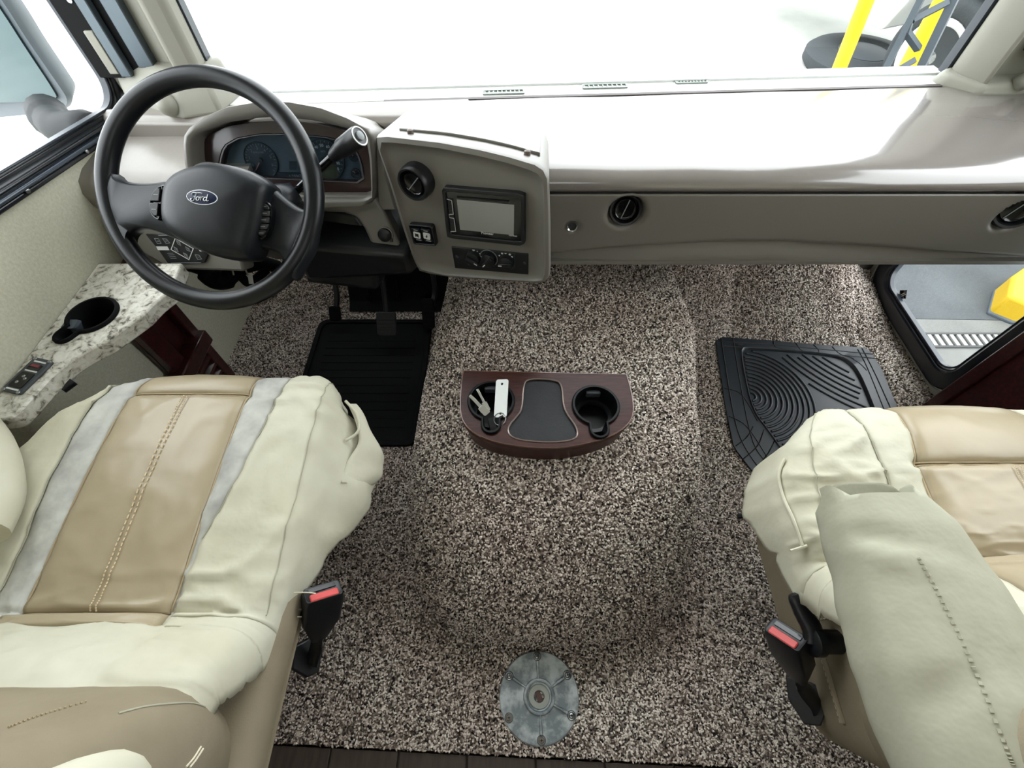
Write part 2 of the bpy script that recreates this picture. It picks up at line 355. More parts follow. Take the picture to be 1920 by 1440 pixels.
# ------------------------------------------------------------------ windows
def winframe(name, x, side, y0, z0, y1, z1, r, wd, out=.045, depth=.03, sh=0):
    """black rounded frame on a side wall; side=+1 when the cab lies towards +x"""
    fr = Fr((x, 0, 0), (0, side, 0), (side, 0, 0)); s = side
    def R(g): return [(s*a, b-sh*(a-.95)) for a, b in rrect(y0+g, z0+g, y1-g, z1-g, max(r-g*.6, .01), 8)]
    root = struct(name, ringplate(fr, R(-wd*.5), R(wd*.5), -out, depth), BFRAME, bev=.006)
    obj('inner_frame', ringplate(fr, R(wd*.42), R(wd*.42+.008), -out*.7, depth*.45), BFRAME, root, bev=.002)
    obj('inner_frame', ringplate(fr, R(wd*.42+.010), R(wd*.42+.015), -out*.7, depth*.3), mat('window_gasket', '#262d36', .3), root, bev=.002)
    obj('pane', plate(fr, R(wd*.4), -out*.5, -out*.5+.004), GLASS, root, smooth=False)
    return root, fr, R
w1, f1, R1 = winframe('window_1', XL, 1, LWIN[0], LWIN[1]-.005, LWIN[2]+.005, LWIN[3], .075, .03, .022, .008, SHR)
def shz(y, z): return z-SHR*(y-.95)
for k, (z, d, h) in enumerate(((.690, .014, .007), (.680, .020, .008), (.669, .014, .010))):
    obj('rail', rings([[(XL, y, shz(y, z-h/2)), (XL+d, y, shz(y, z-h/2)), (XL+d, y, shz(y, z+h/2)), (XL, y, shz(y, z+h/2))] for y in (-.2, 1.185)]), BFRAME if k != 1 else mat('rail_edge', '#333c47', .25), w1, bev=.003)
for y in (.62, .79, .97, 1.1):
    obj('screw', lathe(Fr((XL+.016, y, shz(y, .674)), (0, -1, 0), (1, 0, 0)), [(.005, 0), (.005, .002), (.0025, .0035)], 10), STEEL, w1)
w3, f3, R3 = winframe('window_3', XR, -1, .765, .055, 1.235, .60, .07, .05, .02, .012)
obj('surround', ringplate(f3, R3(-.062), R3(-.03), -.002, .006), PILLAR, w3, bev=.003)
e = at(1695, 552, x=XR+.02)
de = Fr((XR+.017, e.y, e.z), (0, 1, 0), (-1, 0, 0))
dec = obj('decal', plate(de, [(.02, 0), (0, .02), (-.02, 0), (0, -.02)], 0, .001), GLOSSB, w3, smooth=False)
obj('decal_mark', join(*[plate(de, [(a-.004, -.008), (a-.001, -.008), (a+.005, .008), (a+.002, .008)], .001, .0016) for a in (-.005, .001)]), WHITEP, dec, smooth=False)
winframe('window_4', XR, -1, RWIN[0], RWIN[1], RWIN[2], RWIN[3], .075, .05, .02, .012)

def wsy(x): return 1.205+.06*(x-.42)                  # line of the windscreen's foot: slightly askew
wsf = Fr((.2, wsy(.2), .70), (1, .06, 0), (.06, -1, 0))
w2 = struct('window_2', plate(wsf, [(-.89, -.005), (.90, -.005), (.90, 1.26), (-.89, 1.26)], -.052, -.046), GLASS, smooth=False)
obj('sill_strip', fbox(wsf, -.90, -.02, -.085, .88, -.003, -.045), mat('sill_white', '#d5d8d6', .3), w2, smooth=False)
obj('seal', join(fbox(wsf, -.886, -.005, -.06, -.880, 1.27, -.036), fbox(wsf, .876, -.005, -.06, .890, 1.27, -.036)), mat('window_seal', '#2a3038', .4), w2, smooth=False)
obj('header', fbox(wsf, -1.2, 1.05, -.09, 1.2, 1.30, .05), PILLAR, w2, bev=.01)
# corner pillars: moulded panels from the windscreen edge back to the side walls
def pillar(name, prof, z0, z1):
    return struct(name, rings([[(x, y, z) for x, y in prof] for z in (z0, z1)]), PILLAR, bev=.012, seg=3)
pl = pillar('trim_2', [(-.682, wsy(-.65)+.035), (-.69, wsy(-.65)-.002), (-.735, 1.125), (-.75, 1.165), (-.90, 1.185), (-.93, 1.185), (-.93, 1.27), (-.78, 1.25)], .695, 1.98)
foot = obj('pillar_foot', rings([[(x, y, z) for x, y in q] for z, q in ((.685, [(-.64, 1.19), (-.66, 1.10), (-.74, 1.075), (-.79, 1.095), (-.90, 1.15), (-.93, 1.25), (-.70, 1.22)]), (.72, [(-.645, 1.19), (-.665, 1.108), (-.74, 1.09), (-.79, 1.11), (-.90, 1.16), (-.93, 1.25), (-.70, 1.22)]), (.765, [(-.66, 1.2), (-.69, 1.15), (-.74, 1.128), (-.77, 1.14), (-.90, 1.18), (-.93, 1.25), (-.72, 1.22)]))]), PILLAR, pl, bev=.008, seg=3)
obj('latch_knob', lathe(Fr((-.765, 1.088, .712), (1, 0, 0), (.1, -.8, .6)), [(.022, -.02), (.022, .004), (.016, .016), (.006, .022)], 16), PILLAR, pl)
pr = pillar('trim_3', [(1.075, wsy(1.04)+.035), (1.08, wsy(1.04)-.004), (1.115, 1.185), (1.135, 1.235), (1.30, 1.25), (1.30, 1.34), (1.18, 1.33)], .695, 1.98)
obj('pillar_foot', rings([[(x, y, z) for x, y in q] for z, q in ((.685, [(1.03, 1.262), (1.035, 1.235), (1.10, 1.178), (1.2, 1.18), (1.30, 1.2), (1.30, 1.34), (1.12, 1.33)]), (.712, [(1.05, 1.262), (1.055, 1.24), (1.11, 1.183), (1.2, 1.2), (1.30, 1.22), (1.30, 1.34), (1.12, 1.33)]))]), PILLAR, pr, bev=.01, seg=3)
obj('latch_knob', lathe(Fr((1.20, 1.195, .715), (1, 0, 0), (-.2, -.7, .6)), [(.018, -.02), (.018, .006), (.012, .016), (.005, .02)], 16), PILLAR, pr)
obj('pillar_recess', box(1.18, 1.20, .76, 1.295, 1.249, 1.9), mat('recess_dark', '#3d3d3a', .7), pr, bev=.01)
# roller shade tracks on the left corner pillar
st = thing('shade_track', 'grey aluminium roller shade track with black slot on the left corner pillar', 'track', (-.82, 1.17, .75))
def onp(px, py): return at(px, py, y=1.172)
def strip(x0, x1, y0, y1, z0, m, name, par): return obj(name, box(x0, y0, z0, x1, y1, 1.9), m, par, bev=.002)
strip(-.925, -.868, 1.15, 1.186, .74, RUBBER, 'backing', st)
strip(-.868, -.845, 1.14, 1.184, .745, ALU, 'rail', st)
strip(-.845, -.825, 1.155, 1.182, .75, RUBBER, 'slot', st)
strip(-.825, -.79, 1.15, 1.18, .76, ALU, 'rail', st)
obj('label_plate', box(-.892, 1.143, .75, -.872, 1.151, .83), PILLAR, st, bev=.002)
obj('screw', lathe(Fr((-.882, 1.15, .88), (1, 0, 0), (0, -1, 0)), [(.006, 0), (.005, .003)], 12), STEEL, st)

# ------------------------------------------------------------------ dashboard
dash = thing('dashboard', 'taupe dashboard with padded glossy top running under the windscreen', 'dashboard', (.2, .9, .45))
# padded top: profile from windscreen foot to rolled front lip
def padprof(x):
    yb = wsy(x)-.012
    return [(yb, .672), (yb, .688), (yb-.01, .692), (1.05, .690), (.93, .688), (.895, .686), (.872, .680), (.858, .670), (.853, .658), (.857, .649), (.87, .644), (.90, .644)]
xs = [-.12+(1.28+.12)*i/48 for i in range(49)]
def padpt(x, y, z):
    if z > .675: z += .0022*noise.noise(V((x*5, y*9, 3)))
    return V((x, y, z))
obj('top_pad', rings([[padpt(x, y, z) for y, z in padprof(x)] for x in xs]), VINYL, dash, ang=60)
cow = obj('windscreen_ledge', rings([[(x, wsy(x)-.006, .66), (x, wsy(x)-.006, .6905), (x, wsy(x)+.06, .693), (x, wsy(x)+.06, .66)] for x in (-.66, 1.16)]), mat('ledge_plastic', '#d2d4d0', .25, coat=.6), dash, smooth=False, bev=.002)
obj('edge_gap', rings([[(x, wsy(x)-.013, .655), (x, wsy(x)-.013, .6915), (x, wsy(x)-.005, .6925), (x, wsy(x)-.005, .655)] for x in (-.30, 1.2)]), mat('dark_gap', '#4c4644', .5), dash, smooth=False)
for xa, xb in ((-.07, .03), (.17, .28), (.40, .48), (.86, .95)):
    f = Fr((0, wsy((xa+xb)/2)+.014, .6915), (1, .06, 0), (0, -.03, 1))
    g = obj('defroster_vent', ringplate(f, rrect(xa, -.008, xb, .012, .003), rrect(xa+.003, -.005, xb-.003, .009, .002), 0, .003), mat('vent_green_grey', '#7f8a84', .4), dash)
    obj('slat', join(*[fbox(f, xa+.004+i*(xb-xa-.008)/9, -.005, 0, xa+.007+i*(xb-xa-.008)/9, .009, .0025) for i in range(10)]), MATS['vent_green_grey'], g, smooth=False)
# fascia with vent dishes and a sculpted lower scoop
VENTS = [(.244, .600, .040), (1.085, .592, .040)]; SENS = (.133, .564)
def fasc(u, v):
    x = .03+1.25*u; z = .645-(.645-.455)*v; y = .856
    zc = lerp([(.05, .487), (.25, .512), (.45, .528), (.62, .530), (.85, .515), (1.28, .478)], x)
    y += .022*sstep(0, .022, zc-z)*(1-.75*sstep(.0, .055, zc-z-.012))
    y += .012*v
    for vx, vz, r in VENTS:
        d = math.hypot(x-vx, z-vz); y += .026*(1-sstep(r*.78, r*1.16, d))
    d = math.hypot(x-SENS[0], z-SENS[1]); y += .007*(1-sstep(.012, .02, d))
    return V((x, y, z))
fa = obj('fascia', grid(fasc, 220, 44), PLASTIC, dash, ang=70); solidify(fa, .004)
obj('fascia_backing', box(.05, .876, .632, 1.29, .90, .662), MATS['dark_gap'], dash, smooth=False)
obj('fascia_underside', box(.03, .868, .448, 1.28, 1.28, .458), PLASTIC, dash, smooth=False)
ff = Fr((0, .874, 0), (1, 0, 0), (0, -1, 0))
def vent(fr, cx, cz, r, tilt, yaw, ang, parent):
    n = (fr.n+fr.ey*tilt+fr.ex*yaw).normalized(); f = Fr(fr.w(cx, cz), fr.ex, n)
    h = obj('air_vent', lathe(f, [(r*1.0, -.02), (r*1.0, .004), (r*.97, .012), (r*.9, .016), (r*.80, .015), (r*.72, .006), (r*.70, -.01)], 32, True, True), BLACK, parent, label='round black air vent')
    obj('flap', lathe(f, [(r*.66, -.008), (r*.66, .008), (r*.62, .0105), (r*.58, .009), (r*.5, .008), (.0005, .0085)], 32), GLOSSB, h)
    c, s = math.cos(ang), math.sin(ang); q = [(c*r*.58*k-s*w, s*r*.58*k+c*w) for k, w in ((-1, -.0008), (1, -.0008), (1, .0008), (-1, .0008))]
    obj('flap_ridge', plate(f, q, .008, .0105), GREYP, h, smooth=False)
vent(ff, .244, .600, .036, .25, -.12, math.radians(72), dash)
vent(ff, 1.085, .602, .045, .25, -.35, math.radians(60), dash)
sn = Fr((SENS[0], .860, SENS[1]), (1, 0, 0), (-.1, -1, .2))
s_ = obj('sensor', lathe(sn, [(.0125, -.004), (.0125, .003), (.011, .0055), (.009, .0035), (.009, -.002)], 24), CHROME, dash, label='small round mesh sensor with chrome ring')
obj('mesh_disc', lathe(sn, [(.009, -.003), (.009, .0015), (.001, .002)], 20), mat('mesh_dark', '#2a2a29', .6, bump=1, bscale=900), s_)

# left dash box beside the window
lp = [(1.10, .50), (1.10, .650), (1.0, .650), (.945, .646), (.915, .636), (.902, .615), (.903, .585), (.93, .52), (.99, .48)]
obj('left_box', rings([[V((x, y, z+(.0025*noise.noise(V((x*9, y*9, 0))) if z > .64 else 0))) for y, z in lp] for x in [-.93+.36*i/18 for i in range(19)]]), VINYL2, dash, ang=50)
obj('left_ledge', rings([[(x, y, z) for y, z in ((1.07, .60), (1.075, .676), (1.09, .688), (wsy(x)-.01, .692), (wsy(x)-.01, .60))] for x in (-.93, -.10)]), VINYL2, dash, bev=.004)
# control pad panel below it
k0 = at(268, 436, y=.895)
kf = fr3(at(270, 436, y=.87), at(392, 440, y=.862), at(316, 496, y=.835))
obj('lower_shelf', plate(kf, [(-.09, .03), (.21, .03), (.21, -.082), (.03, -.082), (-.05, -.03)], -.05, -.002), PLASTIC, dash, bev=.006)
cp = obj('control_pad', plate(kf, kf.pts([(274, 438), (330, 440), (364, 452), (392, 478), (386, 492), (318, 496), (300, 470)]), -.002, .004), BLACK, dash, bev=.002, label='black keypad with white outlined buttons')
def outline(fr, P, w, h0, h1, m, par, name='button_outline'):
    return obj(name, ringplate(fr, P, scl(P, 1-w), h0, h1), m, par, smooth=False)
kp = lambda L: kf.pts(L, .004)
outline(kf, kp([(328.5, 446), (363.5, 466), (355, 487.5), (320.5, 468)]), .07, .004, .0052, WHITEP, cp, 'pad_border')
for L in ([(331, 450.5), (338, 454), (340.5, 461), (334, 457.5)], [(348, 462), (355, 466), (358, 472), (351, 469)], [(326, 462), (333, 466), (335.5, 473), (329, 470)], [(344, 473.5), (351, 477), (354, 484), (347, 480)]):
    P = kp(L); b = outline(kf, P, .2, .004, .006, GREYP, cp, 'button'); q = scl(P, .35); obj('arrow_mark', plate(kf, [q[0], q[1], q[2]], .004, .0056), GREYP, b, smooth=False)
for L in ([(290, 447), (298, 447), (303.5, 457), (296, 457)], [(305, 447), (313, 448), (319.5, 456), (312, 456.5)], [(366, 477), (374, 478), (379.5, 486), (371, 486.5)]):
    P = kp(L); b = outline(kf, P, .16, .004, .006, GREYP, cp, 'button'); obj('button_mark', plate(kf, scl(P, .35, .12), .004, .0056), GREYP, b, smooth=False)
obj('white_label', plate(kf, kp([(293, 462), (314, 462), (318, 469), (297, 469)]), .004, .005), WHITEP, cp, smooth=False)
obj('white_label', plate(kf, kp([(371, 465.5), (377, 466), (381, 471), (375.5, 471.5)]), .004, .005), WHITEP, cp, smooth=False)
def line(a, b, w=.9): 
    return plate(kf, kp([(a[0], a[1]-w/2), (b[0], b[1]-w/2), (b[0], b[1]+w/2), (a[0], a[1]+w/2)]), .004, .0048)
obj('print_line', join(line((297, 441.5), (323, 441)), line((321, 493), (377, 492.5)), *[line((314+i*2, 475+i*3.2), (325+i*2, 474.5+i*3.2)) for i in range(4)]), GREYP, cp, smooth=False)

# instrument pod: arched hood around a recessed cherry-wood bezel
hf = fr3(at(345, 262, y=.925), at(700, 250, y=.925), at(352, 385, y=.885))
OUT = [(352, 345), (343, 309), (340, 264), (343, 246), (377, 221), (423, 200), (486, 189), (540, 190), (600, 201), (655, 222), (699, 247), (703, 300), (702, 372), (690, 388), (560, 392), (440, 392)]
INN = [(366, 340), (357, 300), (356, 262), (368, 250), (423, 230), (473, 223), (519, 219), (590, 227), (650, 241), (684, 253), (692, 300), (695, 350), (694, 371), (684, 374), (560, 374), (440, 374)]
out = polar(hf.pts(OUT), 72, hf.px(530, 300)); inn = polar(hf.pts(INN), 72, hf.px(530, 300))
ca, cb = hf.px(530, 300)
def ins(P, s): return [(ca+(a-ca)*s, cb+(b-cb)*s) for a, b in P]
R = [[hf.w(a, b-.03, -.16) for a, b in ins(out, 1.01)], [hf.w(a, b-.012, -.08) for a, b in ins(out, 1.012)], [hf.w(a, b, -.012) for a, b in ins(out, 1.0)], [hf.w(a, b, -.002) for a, b in ins(out, .985)],
     [hf.w(a, b, 0) for a, b in [(p[0]*.45+q[0]*.55, p[1]*.45+q[1]*.55) for p, q in zip(out, inn)]], [hf.w(a, b, -.006) for a, b in inn], [hf.w(a, b, -.02) for a, b in ins(inn, .985)], [hf.w(a, b, -.045) for a, b in ins(inn, .97)], [hf.w(a, b, -.16) for a, b in ins(inn, .97)]]
obj('instrument_hood', loopstrip(R), PLASTIC, dash, ang=60)
BZ = [(396, 340), (391, 305), (396, 264), (423, 247), (473, 236), (530, 233), (590, 238), (650, 251), (684, 266), (692, 309), (697, 363), (600, 364), (507, 363), (440, 350)]
LN = [(414, 318), (417, 296), (424, 274), (448, 260), (490, 252.5), (548, 252), (611, 257.5), (648, 267), (665, 278), (676, 303), (680.5, 333), (670, 341), (609, 338), (502, 333), (430, 331)]
bz = polar(hf.pts([(386, 352), (378, 300), (384, 258), (423, 238), (473, 230), (530, 226), (590, 232), (650, 246), (690, 262), (697, 309), (702, 372), (560, 374), (440, 374)], -.042), 72, hf.px(545, 300, -.042))
ln = polar(hf.pts(LN, -.044), 72, hf.px(545, 300, -.044))
bezel = obj('bezel', loopstrip([[hf.w(a, b, -.05) for a, b in bz], [hf.w(a, b, -.043) for a, b in bz], [hf.w(a, b, -.041) for a, b in scl(ln, 1.04, 1.06)], [hf.w(a, b, -.047) for a, b in ln], [hf.w(a, b, -.062) for a, b in scl(ln, .985)], [hf.w(a, b, -.064) for a, b in ln]]), BEZW, dash, ang=45, label='dark cherry wood bezel around the gauges')
obj('lens_trim', ringplate(hf, scl(ln, 1.02, 1.035), ln, -.043, -.0395), mat('lens_trim_metal', '#77787c', .25, metal=.6), bezel)
cl = obj('gauge_cluster', plate(hf, scl(ln, 1.01), -.075, -.062), LENSB, dash, smooth=False, label='grey gauge cluster with round dials')
H0 = -.062
def gpx(x, y): return hf.px(x, y, H0)
def dial(cx, cy, rpx, m=DIAL, ring=True):
    a, b = gpx(cx, cy); r = abs(gpx(cx+rpx, cy)[0]-a); f = hf.shift(a, b, H0)
    d = obj('dial', lathe(f, [(r, 0), (r, .0035), (r*.96, .0035), (r*.95, .0015), (.0005, .0015)], 40), m, cl)
    return f, r, d
def ticks(f, r, par, a0, a1, n, L=.13, w=.0009, m=GREYP):
    P = []
    for i in range(n):
        t = math.radians(a0+(a1-a0)*i/(n-1)); c, s = math.cos(t), math.sin(t); k = L if i % 2 == 0 else L*.6
        q = [(c*r*p-s*u, s*r*p+c*u) for p, u in ((.9-k, -w/2), (.9, -w/2), (.9, w/2), (.9-k, w/2))]; P.append(plate(f, q, .0015, .0022))
    obj('tick_marks', join(*P), m, par, smooth=False)
def needle(f, r, par, ang, m, L=.7):
    c, s = math.cos(math.radians(ang)), math.sin(math.radians(ang)); q = [(c*p-s*u, s*p+c*u) for p, u in ((-r*.1, -.0012), (r*L, -.0006), (r*L, .0006), (-r*.1, .0012))]
    n = obj('needle', plate(f, q, .004, .005), m, par, smooth=False); obj('needle_hub', lathe(f, [(r*.14, .002), (r*.13, .007), (.001, .0075)], 16), BLACK, n)
ORANGE = mat('needle_orange', '#c98a80', .5)
f, r, d = dial(490, 300, 31); ticks(f, r, d, 225, -45, 25)
for i, t in enumerate(range(0, 7)):
    an = math.radians(90+(3-t)*38); text(f, str(t), r*.66*math.cos(an), r*.66*math.sin(an), .0085, GREYP, d, h=.0017)
text(f, 'RPMx1000', 0, r*.42, .0052, GREYP, d, h=.0017); needle(f, r, d, 228, ORANGE)
f, r, d = dial(610, 299, 36); ticks(f, r, d, 225, -45, 21)
for t in range(0, 101, 10):
    an = math.radians(90+(50-t)*2.7); text(f, str(t), r*.66*math.cos(an), r*.66*math.sin(an), .0082, WHITEP, d, h=.0017)
text(f, 'MPH', 0, r*.38, .005, GREYP, d, h=.0017); needle(f, r, d, 225, ORANGE)
obj('display', plate(f, [(-.03, -.04), (.022, -.04), (.022, -.01), (-.03, -.01)], .0015, .0022), OLIVE, d, smooth=False)
for cx, cy in ((664, 293), (668, 325)):
    f, r, d = dial(cx, cy, 9); ticks(f, r, d, 200, -20, 9, .3); needle(f, r, d, 120, ORANGE)
for L in ([(512, 333), (575, 336), (575, 323), (514, 322)], [(543, 318), (556, 318), (556, 302), (543, 302)]):
    obj('display', plate(hf, [gpx(*p) for p in L], H0, H0+.002), DIAL, cl, smooth=False)
a, b = gpx(556, 330); text(hf.shift(a, b, H0), '6 250621', 0, 0, .0085, GREYP, cl, h=.0022)
ln2 = [(a, b) for a, b in ln]
obj('lens', plate(hf, scl(ln, .99), -.0505, -.0495), LENS, dash, smooth=False)
# lower trim below the cluster, cut away round the steering column
lo = fr3(at(345, 385, y=.90), at(700, 372, y=.90), at(355, 480, y=.862))
LOW = [(505, 366), (703, 366), (722, 400), (748, 455), (768, 494), (758, 498), (716, 484), (698, 462), (682, 428), (668, 408), (645, 400), (610, 398), (560, 398)]
obj('lower_trim', plate(lo, lo.pts(LOW), -.05, 0), PLASTIC, dash, bev=.008, seg=3)
obj('lower_trim_left', plate(lo, lo.pts([(345, 385), (520, 385), (520, 440), (420, 492), (380, 490)]), -.06, -.03), PLASTIC, dash, bev=.006)
a, b = lo.px(722, 440); f = lo.shift(a, b)
sk = obj('socket_cap', lathe(f, [(.019, -.004), (.019, .003), (.0165, .003), (.016, -.002)], 24), PLASTIC, dash, label='round black power socket cap in a taupe ring')
obj('cap', lathe(f, [(.015, -.002), (.015, .006), (.012, .008), (.0005, .008)], 20), BLACK, sk)
obj('cap_tab', fbox(f, .010, -.016, .001, .016, -.008, .006), BLACK, sk, bev=.001)
obj('pod_shoulder', rings([[hf.w(*hf.px(701, 258), -.01), hf.w(*hf.px(716, 262), -.01), hf.w(*hf.px(722, 330), -.01), hf.w(*hf.px(740, 400), -.02), hf.w(*hf.px(705, 400), -.02)], [V((-.22, 1.1, .672)), V((-.14, 1.1, .672)), V((-.14, 1.1, .66)), V((-.14, 1.1, .6)), V((-.22, 1.1, .6))]]), PLASTIC, dash, bev=.004)

# centre pod with radio, vent, switches and heater controls
pf = fr3(at(702, 258, y=.85), at(1020, 330, y=.748), at(825, 519, y=.80))
TLp, TRp, BRp = at(702, 256, y=.85), at(1027, 330, y=.745), at(1030, 530, y=.72)
pf = fr3(TLp, TRp, at(1030, 530, y=.72)); pf = Fr(TLp, TRp-TLp, (TRp-TLp).cross(BRp-TRp)*-1)
if pf.n.y > 0: pf = Fr(TLp, TRp-TLp, -pf.n)
OUTP = [(699, 258), (720, 256), (825, 268), (900, 282), (950, 294), (1007, 311), (1026, 326), (1029, 420), (1030, 518), (1020, 534), (940, 529), (835, 521), (786, 512), (774, 490), (750, 418), (730, 350), (706, 280)]
INP = [(716, 278), (760, 281), (825, 290), (900, 306), (950, 319), (1003, 336), (1011, 350), (1013, 420), (1014, 490), (1010, 521), (940, 518), (835, 510), (796, 500), (784, 480), (766, 418), (744, 350), (722, 292)]
op = pf.pts(OUTP); ip = pf.pts(INP); c0 = pf.px(880, 400)
opp = polar(op, 72, c0); ipp = polar(ip, 72, c0)
def ins2(P, s): return [(c0[0]+(a-c0[0])*s, c0[1]+(b-c0[1])*s) for a, b in P]
mid = [(p[0]*.55+q[0]*.45, p[1]*.55+q[1]*.45) for p, q in zip(opp, ipp)]
back = [pf.w(a, b, -.012) for a, b in opp]
def deep(p):                                          # sides run straight forward to the windscreen, the top sloping down a little
    q = p.copy(); dy = 1.12-q.y; q.y = 1.12; q.z -= .26*dy; q.x += .02; return q
rim = [(p[0]*.4+q[0]*.6, p[1]*.4+q[1]*.6) for p, q in zip(opp, ipp)]
pod = obj('centre_pod', rings([[deep(p) for p in back], back, [pf.w(a, b, -.003) for a, b in ins2(opp, .99)], [pf.w(a, b, 0) for a, b in mid], [pf.w(a, b, -.003) for a, b in rim], [pf.w(a, b, -.008) for a, b in ipp], [pf.w(a, b, -.009) for a, b in ins2(ipp, .9)]]), PLASTIC, dash, ang=50, label='angled centre pod')
FH = -.009
def pp(L, h=FH): return pf.pts(L, h)
# access cover on the pod top
edge_ = [pf.w(*p, -.008) for p in pf.pts([(x, lerp([(720, 257), (825, 268), (900, 282), (950, 294), (1007, 311)], x)) for x in range(735, 1011, 25)])]
def topn(p): return (V((1, 0, 0)).cross(deep(p)-p)).normalized() if False else V((0, .25, .97))
A_ = [p+(deep(p)-p)*.13+V((0, 0, .006)) for p in edge_]; B_ = [p+(deep(p)-p)*.92+V((0, 0, .004)) for p in edge_]
lp_ = A_+B_[::-1]
obj('access_cover', rings([[p-V((0, 0, .016)) for p in lp_], lp_]), PLASTIC, dash, bev=.002, ang=30)
for p in (edge_[1], edge_[-2]):
    obj('screw', lathe(Fr(p+(deep(p)-p)*.09+V((0, 0, .005)), (1, 0, 0), (0, .25, .97)), [(.006, -.004), (.006, .002), (.003, .004)], 12), mat('brown_screw', '#5a5048', .5) if 'brown_screw' not in MATS else MATS['brown_screw'], dash)
# radio
RO = pp([(832, 345.5), (986, 358), (986, 456), (842, 441)]); 
rad = obj('radio', ringplate(pf, polar(RO, 64), polar(pp([(839, 353), (980, 366), (980, 448), (848, 434)]), 64), FH-.01, .003), BLACK, dash, bev=.0015, label='black touchscreen car radio')
rface = obj('radio_face', plate(pf, pp([(839, 353), (980, 366), (980, 448), (848, 434)]), FH-.01, -.0005), GLOSSB, rad, smooth=False)
obj('screen', plate(pf, pp([(860, 369.5), (967, 379.5), (966, 436), (866, 426)]), -.001, .0008), SCREEN, rad, smooth=False)
obj('disc_slot', plate(pf, pp([(860, 363.5), (957, 372), (957, 375), (860, 366.5)]), -.001, .0012), mat('slot_dark', '#05070a', .5), rad, smooth=False)
for i, (y0, y1) in enumerate(((368, 387), (388.5, 396), (397, 403.5), (404.5, 411), (412, 428))):
    k = (y0-368)/60
    bt = obj('button', plate(pf, pp([(842.5+k*6, y0), (852+k*6, y0+1), (852+(y1-368)/10, y1+1), (842.5+(y1-368)/10, y1)]), -.001, .0015), BLACK, rad, bev=.0006)
EDG = [(842, 368), (851, 371), (853, 388), (854, 396.5), (846, 397), (847, 403), (855, 404), (856, 412), (858.5, 428.5), (849, 429)]
obj('button_edge', tube([pf.w(*p, .002) for p in pp(EDG)], .0006, 6), WHITEP, rad)
a, b = pf.px(914, 437.5); rt = Fr(pf.w(a, b), pf.w(*pf.px(980, 444))-pf.w(*pf.px(848, 430)), pf.n)
text(rt, 'Pioneer', 0, 0, .0078, WHITEP, rad, h=.0006, sx=1.1)
a, b = pf.px(962, 442); text(Fr(pf.w(a, b), rt.ex, pf.n), 'MIXTRAX', 0, 0, .004, WHITEP, rad, h=.0006)
# vent
a, b = pf.px(780, 340); vent(pf, a, b, .0345, -.05, -.12, math.radians(52), dash)
for o in list(dash.children):
    pass
# switch block
SW = pp([(770.5, 415), (815, 419), (822, 456), (780, 452.5)])
sb = obj('switch_panel', ringplate(pf, polar(SW, 48), polar(scl(SW, .86, .86), 48), FH-.004, .004), BLACK, dash, bev=.0012, label='black double rocker switch panel with white symbols')
for i, L in enumerate(([(775.5, 422), (790, 423.3), (797, 450), (783.5, 449)], [(793, 423.5), (809.5, 425), (816.5, 452), (800, 450.5)])):
    P = pp(L); rk = obj('rocker', rings([[pf.w(a, b, FH) for a, b in P], [pf.w(a, b, .001+(.003 if j < 2 else -.003)) for j, (a, b) in enumerate(P)]]), BLACK, sb, bev=.001)
    cx = sum(p[0] for p in P)/4; cy = sum(p[1] for p in P)/4; fx = Fr(pf.w(cx, cy, .0015), pf.ex, pf.n)
    obj('symbol', plate(fx, rrect(-.0078, -.006, .0078, .0085, .002, 3), 0, .0022), WHITEP, rk, smooth=False)
    obj('symbol_mark', plate(fx, [(-.004, -.003), (.0, -.001), (.004, -.003), (.004, .005), (-.004, .005)] if i == 0 else [(-.003, 0), (.002, .006), (.001, .001), (.003, .001), (-.002, -.004), (-.001, 0)], .0022, .003), BLACK, rk, smooth=False)
    obj('symbol_text', join(plate(fx, [(-.006, .0125), (.003, .0125), (.003, .0145), (-.006, .0145)], 0, .003), plate(fx, [(-.003, -.0115), (.008, -.0115), (.008, -.0095), (-.003, -.0095)], -.002, .001)), GREYP, rk, smooth=False)
# heater controls
HC = pp([(847, 461.5), (990.5, 475), (990.5, 513.5), (854, 501.5)])
hc = obj('heater_panel', plate(pf, HC, FH-.008, -.006), BLACK, dash, bev=.001, label='black heater control panel with three knobs')
obj('panel_lip', ringplate(pf, polar(pp([(877, 465), (966, 474), (966, 506), (877, 498)], -.006), 48), polar(pp([(878.5, 466.5), (964.5, 475.5), (964.5, 504.5), (878.5, 496.5)], -.006), 48), -.006, -.0048), mat('lip_grey', '#2a3034', .4), hc)
for cx, cy, rr, an in ((889, 482.5, .0165, -20), (917.5, 485, .0165, 235), (951, 490, .0165, 195)):
    a, b = pf.px(cx, cy, -.006); f = Fr(pf.w(a, b, -.006), pf.ex, pf.n)
    kb = obj('knob', lathe(f, [(rr, 0), (rr*.97, .008), (rr*.92, .011), (rr*.6, .012), (.0005, .012)], 28), BLACK, hc)
    t = math.radians(an); c, s = math.cos(t), math.sin(t)
    obj('grip', plate(f, [(c*p-s*q, s*p+c*q) for p, q in ((-rr*.85, -.004), (rr*.85, -.004), (rr*.85, .004), (-rr*.85, .004))], .011, .0175), BLACK, kb, bev=.001)
    obj('pointer', plate(f, [(c*p-s*q, s*p+c*q) for p, q in ((rr*.4, -.001), (rr*.86, -.001), (rr*.86, .001), (rr*.4, .001))], .0175, .0182), WHITEP, kb, smooth=False)
a, b = pf.px(916.5, 483.5, -.006); f = Fr(pf.w(a, b, -.006), pf.ex, pf.n)
obj('scale_ring', tube([f.w(.0195*math.cos(t), .0195*math.sin(t), .001) for t in [math.radians(-40+260*i/30) for i in range(31)]], .0008, 6), GREYP, hc)
M = []
